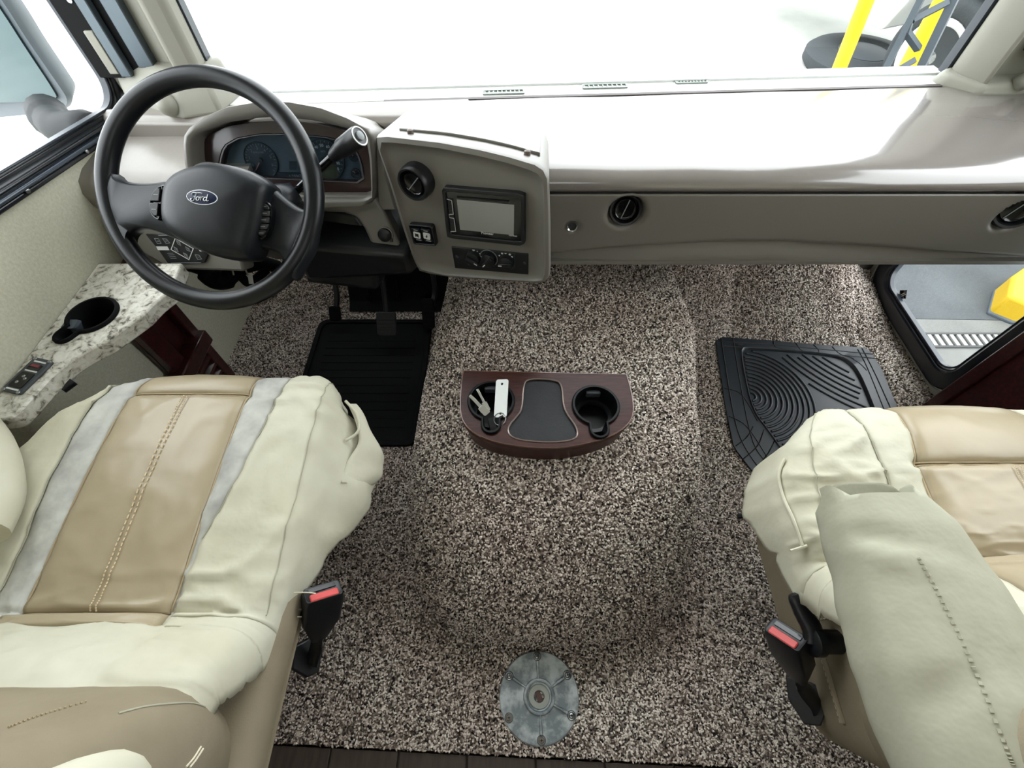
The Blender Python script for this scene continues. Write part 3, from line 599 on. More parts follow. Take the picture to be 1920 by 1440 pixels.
for x, y, s_ in ((888, 468.5, .003), (895, 471, .0013), (900, 475.5, .0016), (902, 481, .0016), (936.5, 479, .002), (941.5, 475, .0024), (948, 474.5, .0024), (956, 477, .0026), (960, 481.5, .0022)):
    a, b = pf.px(x, y, -.006); M.append(plate(pf, ell(a, b, s_, s_*.8, 8), -.006, -.0052))
obj('print_mark', join(*M), WHITEP, hc, smooth=False)
for x, y in ((857, 481), (984, 493)):
    a, b = pf.px(x, y, -.006); obj('screw', lathe(Fr(pf.w(a, b, -.006), pf.ex, pf.n), [(.0035, 0), (.003, .0015)], 10), DGREY, hc)
# ------------------------------------------------------------------ steering wheel and column
WC = V((-.5217, .7210, .7342)); tl, yw = math.radians(45.87), math.radians(-3.5)
wn = V((math.sin(yw)*math.cos(tl), -math.cos(yw)*math.cos(tl), math.sin(tl)))
wf = Fr(WC, V((0, 0, 1)).cross(wn), wn)
sw = thing('steering_wheel', 'black steering wheel with blue oval emblem in front of the gauges', 'steering wheel', WC)
RR = .1835
obj('rim', tube([wf.w(RR*math.cos(t), RR*math.sin(t)) for t in [2*math.pi*i/96 for i in range(96)]], .0165, 16, True, up=wn), WHEEL, sw, ang=80)
def wp(L, h): return wf.pts(L, h)
# spokes: blended plates between hub and rim
LS = [(206, 316), (216, 330), (236, 341), (275, 344), (330, 336), (420, 330), (420, 470), (360, 462), (300, 436), (270, 428), (246, 436), (236, 452), (240, 490), (222, 470), (202, 420), (196, 360)]
RS = [(440, 330), (504, 344), (530, 368), (556, 388), (574, 394), (590, 386), (594, 372), (598, 420), (590, 470), (572, 500), (556, 528), (543, 522), (543, 505), (534, 484), (512, 470), (486, 466), (440, 470)]
for L in (LS, RS):
    P = chaikin(wp(L, .004), 2)
    obj('spoke', rings([[wf.w(a, b, -.016) for a, b in scl(P, .93)], [wf.w(a, b, -.008) for a, b in P], [wf.w(a, b, .000) for a, b in P], [wf.w(a, b, .008) for a, b in scl(P, .955, .93)], [wf.w(a, b, .012) for a, b in scl(P, .88, .82)]]), HUB, sw, ang=70)
PAD = [(301, 372), (305, 346), (318, 328), (345, 313), (385, 304), (425, 306), (465, 317), (492, 333), (503, 345), (498, 372), (491, 408), (483, 440), (474, 470), (467, 487), (440, 489), (405, 482), (370, 470), (335, 452), (308, 430), (300, 405)]
P = polar(chaikin(wp(PAD, .03), 1), 72)
obj('hub_pad', dome(wf, P, [(.97, -.02), (1.0, .0), (1.0, .018), (.985, .027), (.95, .034), (.88, .041), (.75, .047), (.55, .051), (.3, .053), (.08, .0535)]), HUB, sw, ang=70)
obj('hub_back', lathe(wf, [(.052, -.075), (.056, -.03), (.05, .0)], 28), BLACK, sw)
a, b = wf.px(380, 370.5, .052); ef = Fr(wf.w(a, b, .0515), wf.ex*.985-wf.ey*.03, wf.n)
em = obj('emblem', dome(ef, ell(0, 0, .0265, .0118, 40), [(1.18, -.004), (1.16, 0), (1.0, .001), (.9, .0022), (.3, .003)]), mat('emblem_blue', '#101a3a', .4, .3), sw, label='dark blue oval emblem with silver rim')
SILV = mat('silver_print', '#c4c8cc', .3, .5, metal=.3)
obj('emblem_ring', tube([ef.w(.0252*math.cos(t), .0110*math.sin(t), .0016) for t in [2*math.pi*i/48 for i in range(48)]], .0008, 8, True), SILV, em)
def script(pts, r):                                   # brush strokes of the emblem's cursive word
    return tube([ef.w(x*.00135-.0003, y*.00135, .0034) for x, y, *_ in cr([(p[0], p[1], 0) for p in pts], 5)], r, 6)
obj('lettering', join(
    script([(-11.4, 1.8), (-11.0, 3.6), (-9, 4.7), (-5, 4.5), (-1.5, 4.9), (1.2, 4.4)], .0007),
    script([(-5.6, 4.6), (-7, 1), (-8.6, -3), (-10.8, -4.6), (-12.8, -4), (-12.9, -2.6), (-11.6, -2.4)], .0008), script([(-9, .4), (-6.2, .6)], .0006),
    script([(-4.0, .4), (-5.8, -1), (-6.2, -3.2), (-4.6, -4), (-2.8, -2.4), (-2.6, -.4), (-4.0, .4), (-2.6, -.4), (-.8, .2)], .0007),
    script([(-.2, .6), (-1.2, -3.8), (-.4, -1), (1.6, .6), (2.8, .2)], .0007),
    script([(6.2, 0), (4.6, .2), (3.0, -1.4), (2.8, -3.4), (4.4, -3.8), (6.2, -1.8), (8.2, 3.8), (6.6, -1.6), (6.4, -3.4), (7.6, -3.8), (8.8, -2.8)], .0007)), SILV, em)
def cluster(L, nb, name):
    P = chaikin(wp(L, .024), 2); o = obj('button_cluster', dome(wf, P, [(1.0, .0), (1.0, .021), (.95, .0245), (.88, .0245), (.84, .021)]), GLOSSB, sw, label=name)
    Q = scl(P, .82); bs = [p[1] for p in Q]; b0, b1 = min(bs), max(bs)
    for i in range(nb):
        lo_, hi = b0+(b1-b0)*(i+.06)/nb, b0+(b1-b0)*(i+.94)/nb
        row = [p for p in Q]
        def xr_(b):
            X = []
            for k in range(len(Q)):
                p, q = Q[k], Q[(k+1) % len(Q)]
                if (p[1]-b)*(q[1]-b) <= 0 and p[1] != q[1]: X.append(p[0]+(q[0]-p[0])*(b-p[1])/(q[1]-p[1]))
            return (min(X), max(X)) if X else None
        rows = [xr_(lo_+(hi-lo_)*k/4) for k in range(5)]; rows = [(r, lo_+(hi-lo_)*k/4) for k, r in enumerate(rows) if r]
        poly = [(r[1], b) for r, b in rows]+[(r[0], b) for r, b in rows[::-1]]
        bt = obj('button', plate(wf, poly, .021, .0275), BLACK, o, bev=.0012)
        cx = sum(p[0] for p in poly)/len(poly); cy = sum(p[1] for p in poly)/len(poly)
        obj('button_mark', plate(wf, [(cx-.004, cy-.0006), (cx+.004, cy-.0006), (cx+.004, cy+.0006), (cx-.004, cy+.0006)], .0275, .0279), GREYP, bt, smooth=False)
cluster([(490, 374), (501, 376), (510, 386), (509, 410), (505, 432), (496, 450), (482, 450), (484, 425)], 5, 'right column of five thumb buttons')
cluster([(307, 344), (296, 348), (284, 362), (279, 384), (282, 402), (292, 412), (299, 413), (301, 385)], 2, 'left pair of thumb buttons')
obj('horn_mark', join(*[plate(wf, [(a-.003, b-.0004), (a+.003, b-.0004), (a+.003, b+.0004), (a-.003, b+.0004)], .038, .0462) for a, b in [(wf.px(333, 364, .046)[0], wf.px(333, 364, .046)[1]+k*.0022) for k in (-1, 0, 1)]]), BLACK, sw, smooth=False)

sc = thing('steering_column', 'black steering column shroud with gear lever behind the wheel', 'steering column', WC-wn*.2)
cf = Fr(WC, wf.ex, wn)
obj('shroud', rings([[cf.w(a, b, h) for a, b in rrect(-w, -l, w, u, r, 5)] for h, w, l, u, r in ((-.40, .06, .075, .03, .025), (-.28, .07, .085, .04, .03), (-.14, .07, .08, .045, .035), (-.085, .065, .072, .042, .035), (-.07, .055, .06, .035, .03))]), BLACK, sc, ang=50)
b0 = at(553, 360, y=.815); b1 = at(625, 292, y=.80); b2 = at(645, 276, y=.795); b3 = at(674, 255, y=.785)
c_ = WC-wn*.09+wf.ex*.06
obj('lever_boot', tube([c_, c_+(b0-c_)*.6, b0+(b1-b0)*.02], [.034, .028, .018], 18), HUB, sc, ang=70)
lv = obj('gear_lever', tube(cr([b0, b0+(b1-b0)*.3, b0+(b1-b0)*.7, b1], 5), .0075, 12), GLOSSB, sc, label='glossy black gear lever')
kd = (b3-b2).normalized()
obj('knob', tube([b1-kd*.004, b1+kd*.004, b2-kd*.012, b2-kd*.004, b3-kd*.006, b3], [.0085, .0115, .0135, .0165, .0175, .0165], 20), BLACK, lv)
kf2 = Fr(b3, wf.ex, kd)
obj('knob_ring', ringplate(kf2, ell(0, 0, .0158, .0158, 32), ell(0, 0, .0135, .0135, 32), 0, .0012), WHITEP, lv); obj('knob_button', lathe(kf2, [(.0075, 0), (.0075, .003), (.006, .004), (.0005, .004)], 20), GREYP, lv)
obj('knee_cover', plate(lo.shift(0, 0, -.055), lo.pts([(560, 392), (640, 404), (662, 412), (680, 440), (694, 470), (700, 508), (700, 560), (560, 545)]), -.16, .012), BLACK, sc, bev=.012, seg=3)
obj('cover_edge', tube([lo.w(*lo.px(652, 452), -.04), lo.w(*lo.px(655, 492), -.04)], .008, 10), BLACK, sc)
obj('lower_cover', rings([[V(p) for p in q] for q in (
    [(-.50, .84, .42), (-.24, .84, .44), (-.24, .84, .50), (-.50, .84, .53)], [(-.50, 1.05, .36), (-.20, 1.05, .36), (-.20, 1.05, .55), (-.50, 1.05, .55)])]), BLACK, sc, bev=.012)
obj('indicator_tab', fbox(lo, *lo.px(578, 489, -.03), -.03, *lo.px(589, 485, -.03), -.018), GREYP, sc, bev=.001)

# pedals, wiring and under-dash hardware
def pedal(name, label, c, w, l, ax, m, arm):
    n = V((0, -.75, .65)); f = Fr(c, (1, 0, 0), n); t = thing(name, label, 'pedal', c)
    pd = obj('pad', plate(f, rrect(-w/2, -l/2, w/2, l/2, .008, 4), -.008, .006), m, t, bev=.002)
    obj('tread', join(*[fbox(f, -w*.4, -l*.36+i*l*.72/5-.002, .006, w*.4, -l*.36+i*l*.72/5+.002, .0078) for i in range(6)]), m, pd, smooth=False)
    obj('arm', tube(cr([f.w(0, 0, -.008)]+[V(p) for p in arm], 4), .009, 8), BLACK, t); return t
PEDM = mat('pedal_rubber', '#2a2c2b', .6, .3)
pedal('brake_pedal', 'dark rubber brake pedal hanging over the black driver mat', at(725, 607, y=.99), .062, .075, 0, PEDM, [(-.40, 1.05, .18), (-.40, 1.10, .33), (-.40, 1.05, .45)])
pedal('parking_brake_pedal', 'small black parking brake pedal left of the brake, nearest the side wall', at(628, 588, y=1.06), .036, .05, 0, RUBBER, [(-.58, 1.12, .14), (-.61, 1.17, .26), (-.62, 1.17, .42)])
pedal('accelerator_pedal', 'narrow black accelerator pedal against the carpeted engine cover', at(803, 588, y=1.06), .04, .10, 0, RUBBER, [(-.255, 1.12, .13), (-.27, 1.16, .30), (-.29, 1.16, .42)])
fp = thing('firewall_pad', 'matt black insulating pad on the firewall behind the pedals', 'pad', (-.38, 1.2, .1))
obj('pad', rings([[V((x, y, z)) for x in (-.575, -.215)]+[V((x, y+.012, z-.008)) for x in (-.215, -.575)] for y, z in ((1.125, .012), (1.16, .03), (1.20, .10), (1.215, .30), (1.22, .45))]), RUBBER, fp, bev=.004)
obj('rib', join(*[tube([V((x, 1.155, .035)), V((x, 1.196, .11)), V((x, 1.21, .3))], .006, 6) for x in (-.50, -.40, -.30)]), RUBBER, fp, smooth=False)
obj('steel_clip', fbox(Fr(at(767, 538, y=1.195), (1, 0, 0), (0, -1, .3)), -.014, -.006, 0, .014, .006, .006), STEEL, fp, bev=.001)
obj('steel_rod', tube([at(715, 489, y=1.0), at(717, 508, y=1.0), at(719, 520, y=1.03)], .004, 8), CHROME, fp)
cb = thing('cable_bundle', 'black wrapped cable bundle with white tags under the dash', 'cables', at(420, 515, y=.93))
pts = [at(350, 495, y=.95), at(380, 505, y=.94), at(402, 522, y=.93), at(425, 522, y=.93), at(445, 505, y=.94), at(480, 492, y=.96), at(520, 500, y=1.0)]
obj('sleeve', tube(cr(pts, 5), [.018]*6+[.028]*10+[.022]*10+[.018]*5, 12), RUBBER, cb, ang=70)
obj('sleeve', tube(cr([at(440, 498, y=.96), at(452, 518, y=.94), at(470, 530, y=.93), at(500, 505, y=.97)], 6), .012, 10), RUBBER, cb, ang=70)
for (x0, y0), (x1, y1) in (((434, 499), (438, 516)), ((454, 492), (465, 516))):
    obj('tag_strap', tube([at(x0, y0, y=.915), at(x1, y1, y=.90)], .0022, 6), PILLAR, cb)
tf = Fr(at(470, 522, y=.899), at(474, 531, y=.897)-at(466, 514, y=.901), (0, -.8, .6)); obj('paper_tag', fbox(tf, -.014, -.006, 0, .014, .006, .001), WHITEP, cb, smooth=False)

# ------------------------------------------------------------------ left ledge, cup holder, socket plate, louvred board
lg = thing('side_ledge', 'speckled granite-look ledge along the left wall under the window', 'ledge', (-.88, .55, .5))
LZ = .505
inner = [at(x, y, z=LZ) for x, y in ((318, 546), (292, 566), (268, 590), (246, 606), (216, 628), (196, 642), (168, 656), (140, 672), (100, 702), (62, 742), (30, 776), (8, 786), (-20, 788))]
pts = cr([(p.x, p.y, 0) for p in inner], 4)
lw = [(-.929, .86), (-.74, .86)] if False else [(-.929, max(p.y for p in inner)+.09), (inner[0].x-.01, inner[0].y+.09)]
outl = lw+[(p.x, p.y) for p in pts]+[(-.929, pts[-1].y-.02)]
lf = Fr((0, 0, LZ), (1, 0, 0), (0, 0, 1))
def keyhole(r, nw, L, d):
    d = V((d[0], d[1], 0)).normalized(); P = []; a0 = math.asin(nw/r)
    for i in range(33):
        t = a0+(2*math.pi-2*a0)*i/32; P.append((r*math.cos(t), r*math.sin(t)))
    for i in range(9):
        t = -math.pi/2+math.pi*i/8; P.append((L-nw+nw*math.cos(t), nw*math.sin(t)))
    return [(x*d.x-y*d.y, x*d.y+y*d.x) for x, y in P]
def cup_mesh(f, r, nw, L, d, depth, rim=.006):
    K = [keyhole(r, nw, L, d), keyhole(r-.002, nw-.002, L-.002, d), keyhole(r-rim, nw-rim*.8, L-rim, d), keyhole(r-rim-.002, nw-rim*.8-.001, L-rim-.002, d)]
    return rings([[f.w(a, b, 0) for a, b in K[0]], [f.w(a, b, .004) for a, b in K[0]], [f.w(a, b, .0065) for a, b in K[1]], [f.w(a, b, .0065) for a, b in K[2]], [f.w(a, b, .002) for a, b in K[3]], [f.w(a*.95, b*.95, -depth) for a, b in K[3]]], False, True)
cf1 = Fr((-.8585, .648, LZ), (1, 0, 0), (0, 0, 1)); cd1 = (-.035, -.075)
hole1 = plate(cf1, keyhole(.046, .0175, .078, cd1), -.06, .02)
slab = obj('slab', cut(plate(lf, outl, -.034, 0), [hole1]), GRANITE, lg, bev=.004, ang=30)
ch1 = thing('cup_holder', 'black keyhole-shaped cup holder set in the granite ledge', 'cup holder', cf1.o)
obj('well', cup_mesh(cf1, .0495, .0205, .082, cd1, .06), RUBBER, ch1, ang=40)
obj('grip_tab', rings([[cf1.w(a, b, h) for a, b in q] for h, q in ((.001, rrect(-.047, -.036, -.022, -.012, .004, 3)), (-.004, rrect(-.044, -.034, -.02, -.010, .004, 3)), (-.02, rrect(-.047, -.036, -.025, -.016, .004, 3)))]), mat('grip_grey', '#4a525a', .35), ch1)
op_ = thing('socket_plate', 'dark grey mains and USB socket plate screwed into the granite ledge', 'socket', at(52, 706, z=LZ))
SP = lf.pts([(66, 673), (106, 677), (48, 737), (1, 735)]); o0 = lf.px(55, 706); ux = V((SP[0][0]-SP[3][0], SP[0][1]-SP[3][1], 0)).normalized()
spf = Fr(lf.w(*o0), ux, (0, 0, 1)); LQ = [(lambda p: ((lf.w(*p)-spf.o).dot(spf.ex), (lf.w(*p)-spf.o).dot(spf.ey)))(p) for p in SP]
ha = (abs(LQ[0][0])+abs(LQ[3][0]))/2; hb = max(abs(p[1]) for p in LQ)*.92
obj('plate', plate(spf, rrect(-ha, -hb, ha, hb, .006, 4), -.001, .005), mat('socket_grey', '#3c4146', .4), op_, bev=.0015)
obj('socket_face', plate(spf, rrect(-ha*.72, -hb*.68, ha*.12, hb*.66, .003, 3), .005, .0062), GLOSSB, op_)
obj('usb_face', plate(spf, rrect(ha*.28, -hb*.6, ha*.62, hb*.6, .002, 3), .005, .0066), BLACK, op_)
obj('usb_insert', plate(spf, rrect(ha*.46, -hb*.42, ha*.6, hb*.42, .001, 3), .0066, .0072), mat('usb_red', '#7d3038', .5), op_)
for k in (-.83, .24, .78): obj('white_strip', plate(spf, rrect(ha*k-.0016, -hb*.6, ha*k+.0016, hb*.6, .0005, 2), .005, .0058), WHITEP, op_, smooth=False)
obj('contact', join(*[lathe(spf.shift(a, b, .0062), [(.003, 0), (.0022, .0008)], 10) for a, b in ((-ha*.1, hb*.12), (-ha*.22, -hb*.2), (-ha*.45, hb*.2))]), STEEL, op_)
for a, b in ((ha*.92, -hb*.75), (ha*.92, hb*.75), (-ha*.92, -hb*.75), (-ha*.92, hb*.75)): obj('screw', lathe(spf.shift(a, b, .005), [(.0035, 0), (.003, .0012)], 10), STEEL, op_)
hk = thing('cable_clip', 'small black plug with a thin cable under the ledge beside the driver seat', 'clip', at(128, 712, z=.46))
obj('body', tube([at(112, 728, z=.468), at(134, 712, z=.468)], .013, 12), BLACK, hk); obj('wire', tube(cr([at(133, 714, z=.468), at(141, 706, z=.47), at(138, 698, z=.478), at(130, 702, z=.48)], 5), .0025, 6), GREYP, hk)
# louvred burgundy board standing against the left wall below the ledge
lb = thing('louvred_board', 'dark burgundy wooden louvred board standing below the end of the ledge', 'board', (-.91, .80, 0))
bx = -.925
obj('panel', box(bx, .715, 0, bx+.012, .865, .47), BURG, lb, smooth=False, bev=.002)
obj('stile', box(bx+.012, .835, 0, bx+.035, .865, .47), BURG, lb, bev=.003); obj('stile', box(bx+.012, .715, 0, bx+.035, .765, .47), BURG, lb, bev=.003)
obj('rail', box(bx+.012, .70, .17, bx+.055, .865, .215), BURG, lb, bev=.004)
for i in range(4): obj('slat', rings([[V((bx+.012, .765, z)), V((bx+.012, .835, z)), V((bx+.032, .835, z-.012)), V((bx+.032, .765, z-.012))] for z in (.03+i*.035, .042+i*.035)]), BURG, lb, smooth=False)

# ------------------------------------------------------------------ engine cover with the wooden tray, keys, floor mats, table base
EH = .315
ec = thing('engine_cover', 'speckled carpeted engine cover hump between the seats', 'engine cover', (.08, .6, 0))
def eng_out(z):
    t = z/EH; LX = [(.1, -.185), (.35, -.245), (.65, -.235), (1.0, -.205), (1.3, -.19)]; RX = [(.1, .38), (.35, .42), (.65, .475), (.82, .512), (1.0, .50), (1.3, .49)]
    yr = lerp([(0, .135), (.012, .122), (.035, .108), (.08, .112), (.13, .142), (.19, .205), (.245, .278), (.285, .345), (.305, .40), (EH, .455)], z)
    si = lerp([(0, .028), (.012, .014), (.035, 0), (.12, .0), (.2, .008), (.26, .022), (.295, .046), (.308, .070), (EH, .11)], z)
    P = [(lerp(RX, 1.29)-si, 1.29)]
    y = 1.2
    rr = .20+.05*t
    for k in range(16):
        yy = 1.2-(1.2-(yr+rr))*k/15; P.append((lerp(RX, yy)-si, yy))
    xr_, xl_ = lerp(RX, yr+rr)-si, lerp(LX, yr+rr)+si
    for k in range(1, 14):
        a = math.pi/2*k/14; P.append((xr_-rr*(1-math.cos(a))-.0*k, yr+rr-rr*math.sin(a)))
    n = 8
    xa, xb = xr_-rr, xl_+rr
    for k in range(n+1): P.append((xa+(xb-xa)*k/n, yr-.008*math.sin(math.pi*k/n)))
    for k in range(1, 14):
        a = math.pi/2*k/14; P.append((xl_+rr-rr*math.sin(a), yr+rr-rr*math.cos(a)))
    for k in range(16):
        yy = (yr+rr)+(1.2-(yr+rr))*k/15; P.append((lerp(LX, yy)+si, yy))
    P.append((lerp(LX, 1.29)+si, 1.29)); return P
zs = [0, .006, .012, .022, .035, .06, .09, .12, .15, .18, .205, .23, .25, .268, .283, .295, .303, .309, .313, EH]
hump = obj('hump', rings([[(x, y, z) for x, y in eng_out(z)] for z in zs], False, True), CARPET, ec, ang=80)
pile('carpet_pile', [hump], ec, 98000)

tz = EH+.001; TT = .378
ct = thing('console_tray', 'dark walnut drinks tray with two black cup holders on the carpeted engine cover', 'tray', (.07, .52, tz))
TO = [(-.109, .601), (.254, .591), (.2575, .54), (.254, .495), (.238, .465), (.205, .441), (.16, .424), (.11, .4135), (.063, .411), (.01, .416), (-.04, .427), (-.08, .447), (-.102, .474), (-.110, .51), (-.111, .56)]
tO = [(p.x, p.y) for p in cr([(a, b, 0) for a, b in TO[1:]+TO[:1]], 4)]
t0f = Fr((0, 0, TT), (1, 0, 0), (0, 0, 1))
cups = ((-.044, .520), (.176, .509)); kd_ = (0.02, -1)
hol = [plate(t0f.shift(x, y), keyhole(.0455, .017, .074, kd_), -.056, .02) for x, y in cups]
IN_ = [(at(x, y, z=TT).x, at(x, y, z=TT).y) for x, y in ((990, 710), (1042, 712), (1054, 722), (1056, 760), (1064, 778), (1078, 796), (1084, 812), (1078, 824), (1050, 829), (1010, 829), (966, 824), (952, 812), (954, 798), (968, 782), (979, 768), (981, 722))]
inP = chaikin(IN_, 2)
hol.append(plate(t0f, inP, -.006, .02))
bd = scl(tO, .975, .965)
obj('body', cut(rings([[(a, b, tz) for a, b in scl(bd, .97)], [(a, b, TT-.018) for a, b in bd], [(a, b, TT-.016) for a, b in tO], [(a, b, TT-.003) for a, b in tO], [(a, b, TT) for a, b in scl(tO, .985)]]), hol), TRAYW, ct, ang=40)
obj('edge_band', ringplate(t0f, scl(tO, 1.001), scl(tO, .986), -.004, .001), mat('tray_edge', '#6a4a3e', .25, .5, coat=.6), ct, bev=.001)
obj('mat_insert', plate(t0f, scl(inP, .985), -.006, -.003), mat('insert_rubber', '#131417', .55, .4, bump=.2, bscale=200, col2='#1f2125', var=.2, vscale=18), ct, ang=30)
obj('insert_trim', tube([t0f.w(a, b, .0005) for a, b in inP], .0018, 8, True), mat('trim_bronze', '#8a7a72', .25, metal=.5), ct)
for x, y in cups:
    w_ = obj('cup_holder', cup_mesh(t0f.shift(x, y), .0505, .021, .080, kd_, .054), CUPB, ct, ang=40)
    obj('grip_tab', box(x-.016, y+.034, TT-.02, x+.016, y+.044, TT-.004), mat('tab_grey', '#3a3e42', .4), w_, bev=.002)
    obj('step_ring', ringplate(t0f.shift(x, y, -.04), ell(0, 0, .041, .041), ell(0, 0, .033, .033), -.008, 0), BLACK, w_)
kr = thing('key_ring', 'silver keys with a white tag lying in the walnut tray', 'keys', (-.04, .50, TT-.04))
p0 = V((-.024, .480, TT+.002)); p1 = at(947, 722, z=TT+.012)
kf1 = Fr(p0, p1-p0, (-.35, -.3, .9)); ln_ = (p1-p0).length
obj('tag', cut(plate(kf1, rrect(0, -.014, ln_+.006, .014, .005, 4), 0, .0016), [lathe(kf1.shift(.008, 0), [(.0028, -.01), (.0028, .01)], 12), lathe(kf1.shift(ln_-.004, 0), [(.0028, -.01), (.0028, .01)], 12)]), WHITE, kr, smooth=False, label='white plastic tag with two holes')
for (x, y), (x2, y2), w, zz in (((912, 774), (888, 752), .008, .005), ((914, 768), (899, 742), .006, -.004)):
    a_, b_ = at(x, y, z=TT+zz), at(x2, y2, z=TT+zz+.004); d_ = b_-a_; f = Fr(a_, d_, (.2, -.3, 1)); L_ = d_.length
    obj('key', join(plate(f, rrect(-.004, -w, .018, w, .004, 4), 0, .002), fbox(f, .016, -w*.45, 0, L_+.012, w*.45, .0018)), CHROME, kr, bev=.0004)
obj('ring', tube([kf1.w(-.004+.013*math.cos(t), .013*math.sin(t), .002) for t in [2*math.pi*i/24 for i in range(24)]], .0011, 6, True), STEEL, kr)
obj('fob', plate(Fr(V((-.040, .474, TT-.012)), (1, .2, 0), (0, -.3, 1)), rrect(-.009, -.02, .009, .012, .004, 4), 0, .008), BLACK, kr, bev=.002)

# driver's mat
dm = thing('floor_mat', 'plain black rubber floor mat in the driver footwell under the pedals', 'floor mat', (-.47, .87, 0))
dmf = Fr((0, 0, .006), (1, 0, 0), (0, 0, 1))
obj('sheet', plate(dmf, rrect(-.665, .60, -.275, 1.085, .03, 5), 0, .006), RUBBER, dm, bev=.002)
obj('raised_edge', ringplate(dmf, rrect(-.665, .60, -.275, 1.085, .03, 5), rrect(-.65, .615, -.29, 1.07, .025, 5), .006, .012), RUBBER, dm, bev=.002)
obj('rib', join(*[fbox(dmf, -.62, .66+i*.03, .006, -.32, .665+i*.03, .0075) for i in range(12)]), RUBBER, dm, smooth=False)
# passenger's mat: trimmed border with crossed grooves and a tray of curved ridges
pm = thing('floor_mat', 'grooved charcoal rubber mat with curved ridges in the passenger footwell', 'floor mat', (.9, .75, 0), None)
mz = .012
def fl(L): return [(at(x, y, z=mz).x, at(x, y, z=mz).y) for x, y in L]
MO = fl([(1341, 631), (1430, 637), (1520, 645), (1628, 652), (1652, 690), (1682, 762), (1720, 850), (1600, 950), (1480, 930), (1426, 902), (1376, 838), (1360, 760)])
MI = fl([(1389, 655), (1400, 653), (1480, 658), (1560, 666), (1590, 676), (1610, 700), (1635, 760), (1660, 830), (1560, 900), (1470, 850), (1445, 812), (1412, 770), (1398, 710)])
mf = Fr((0, 0, mz), (1, 0, 0), (0, 0, 1)); cc = (sum(p[0] for p in MI)/len(MI), sum(p[1] for p in MI)/len(MI))
mo, mi = polar(MO, 96, cc), polar(chaikin(MI, 2), 96, cc)
obj('border', loopstrip([[mf.w(a, b, -.006) for a, b in mo], [mf.w(a, b, 0) for a, b in mo], [mf.w(a, b, .001) for a, b in scl(mi, 1.03)], [mf.w(a, b, .005) for a, b in scl(mi, 1.015)], [mf.w(a, b, .003) for a, b in mi], [mf.w(a, b, -.004) for a, b in scl(mi, .985)], [mf.w(a, b, -.006) for a, b in scl(mi, .98)]]), MATR, pm, ang=50)
obj('tray', plate(mf, scl(mi, .99), -.007, -.004), MATR, pm, smooth=False)
def inside(P, p):
    c = False
    for k in range(len(P)):
        a, b = P[k], P[(k+1) % len(P)]
        if (a[1] > p[1]) != (b[1] > p[1]) and p[0] < (b[0]-a[0])*(p[1]-a[1])/(b[1]-a[1])+a[0]: c = not c
    return c
mi_ = scl(mi, .97)
C1 = fl([(1408, 742)])[0]; C2 = fl([(1660, 560)])[0]
def ridge(C, r, test):
    runs = []; cur = []
    for i in range(121):
        t = 2*math.pi*i/120; p = (C[0]+r*math.cos(t), C[1]+r*math.sin(t))
        if inside(mi_, p) and test(p): cur.append(p)
        elif cur: runs.append(cur); cur = []
    if cur: runs.append(cur)
    if len(runs) > 1 and math.dist(runs[0][0], runs[-1][-1]) < r*.12: runs[0] = runs.pop()+runs[0]
    for q in runs:
        if len(q) > 3: obj('ridge', tube([mf.w(a, b, -.004) for a, b in q], .0042, 8, flat=.9), MATR, pm, ang=80)
RB = math.dist(C1, fl([(1522, 742)])[0])
for i in range(1, 13): ridge(C1, RB*i/12, lambda p: True)
for i in range(4, 26): ridge(C2, .022*i, lambda p: math.dist(p, C1) > RB*1.06)
GR = mat('mat_groove', '#0a0b0d', .6)
def groove(L): obj('groove', tube([mf.w(a, b, .0005) for a, b in [(p.x, p.y) for p in cr([(a, b, 0) for a, b in fl(L)], 5)]], .0017, 5), GR, pm, smooth=False)
for L in ([(1352, 634), (1372, 760), (1392, 830), (1436, 896)], [(1374, 634), (1388, 720), (1412, 830), (1450, 880)], [(1345, 640), (1440, 646), (1540, 655), (1636, 664)], [(1345, 648), (1450, 655), (1550, 664), (1640, 672)], [(1616, 653), (1640, 700), (1674, 775)], [(1608, 655), (1626, 690), (1660, 775)],
          [(1450, 640), (1456, 652), (1490, 656)], [(1492, 643), (1500, 655), (1510, 660)], [(1525, 646), (1535, 658), (1532, 664)], [(1560, 650), (1575, 664), (1600, 672)], [(1590, 668), (1612, 682), (1625, 695)], [(1358, 728), (1390, 740), (1420, 790)], [(1366, 780), (1400, 800), (1440, 860)], [(1380, 836), (1400, 820), (1412, 800)], [(1392, 862), (1420, 836), (1432, 806)], [(1412, 886), (1440, 850), (1452, 826)]): groove(L)

# round table-leg base
mat('boss_dark', '#5b5f60', .6, metal=.3)
tb = thing('table_base', 'round cast aluminium table leg socket screwed to the carpet', 'table base', (.07, 0, 0))
tc_ = at(1011, 1306, z=.012); bf = Fr((tc_.x, tc_.y, .004), (1, .03, 0), (0, 0, 1)); BR = .0855
obj('disc', lathe(bf, [(BR, -.004), (BR, .003), (BR*.975, .0055), (BR*.6, .008), (BR*.40, .010), (BR*.375, .016), (BR*.35, .017), (BR*.325, .0155), (BR*.30, .006), (BR*.26, .004), (BR*.13, .004), (BR*.115, -.003), (.0005, -.003)], 56), METAL, tb, ang=40)
obj('hub_plate', ringplate(bf, ell(0, 0, BR*.265, BR*.265, 40), ell(0, 0, BR*.13, BR*.13, 40), .003, .0065), mat('hub_grey', '#a4a8a0', .5, metal=.3), tb, bev=.001)
obj('latch', fbox(Fr(bf.w(0, 0), V((.35, -.9, 0)), (0, 0, 1)), -.012, -.0055, -.002, .012, .0055, .003), mat('rust', '#5a4440', .7), tb, bev=.001)
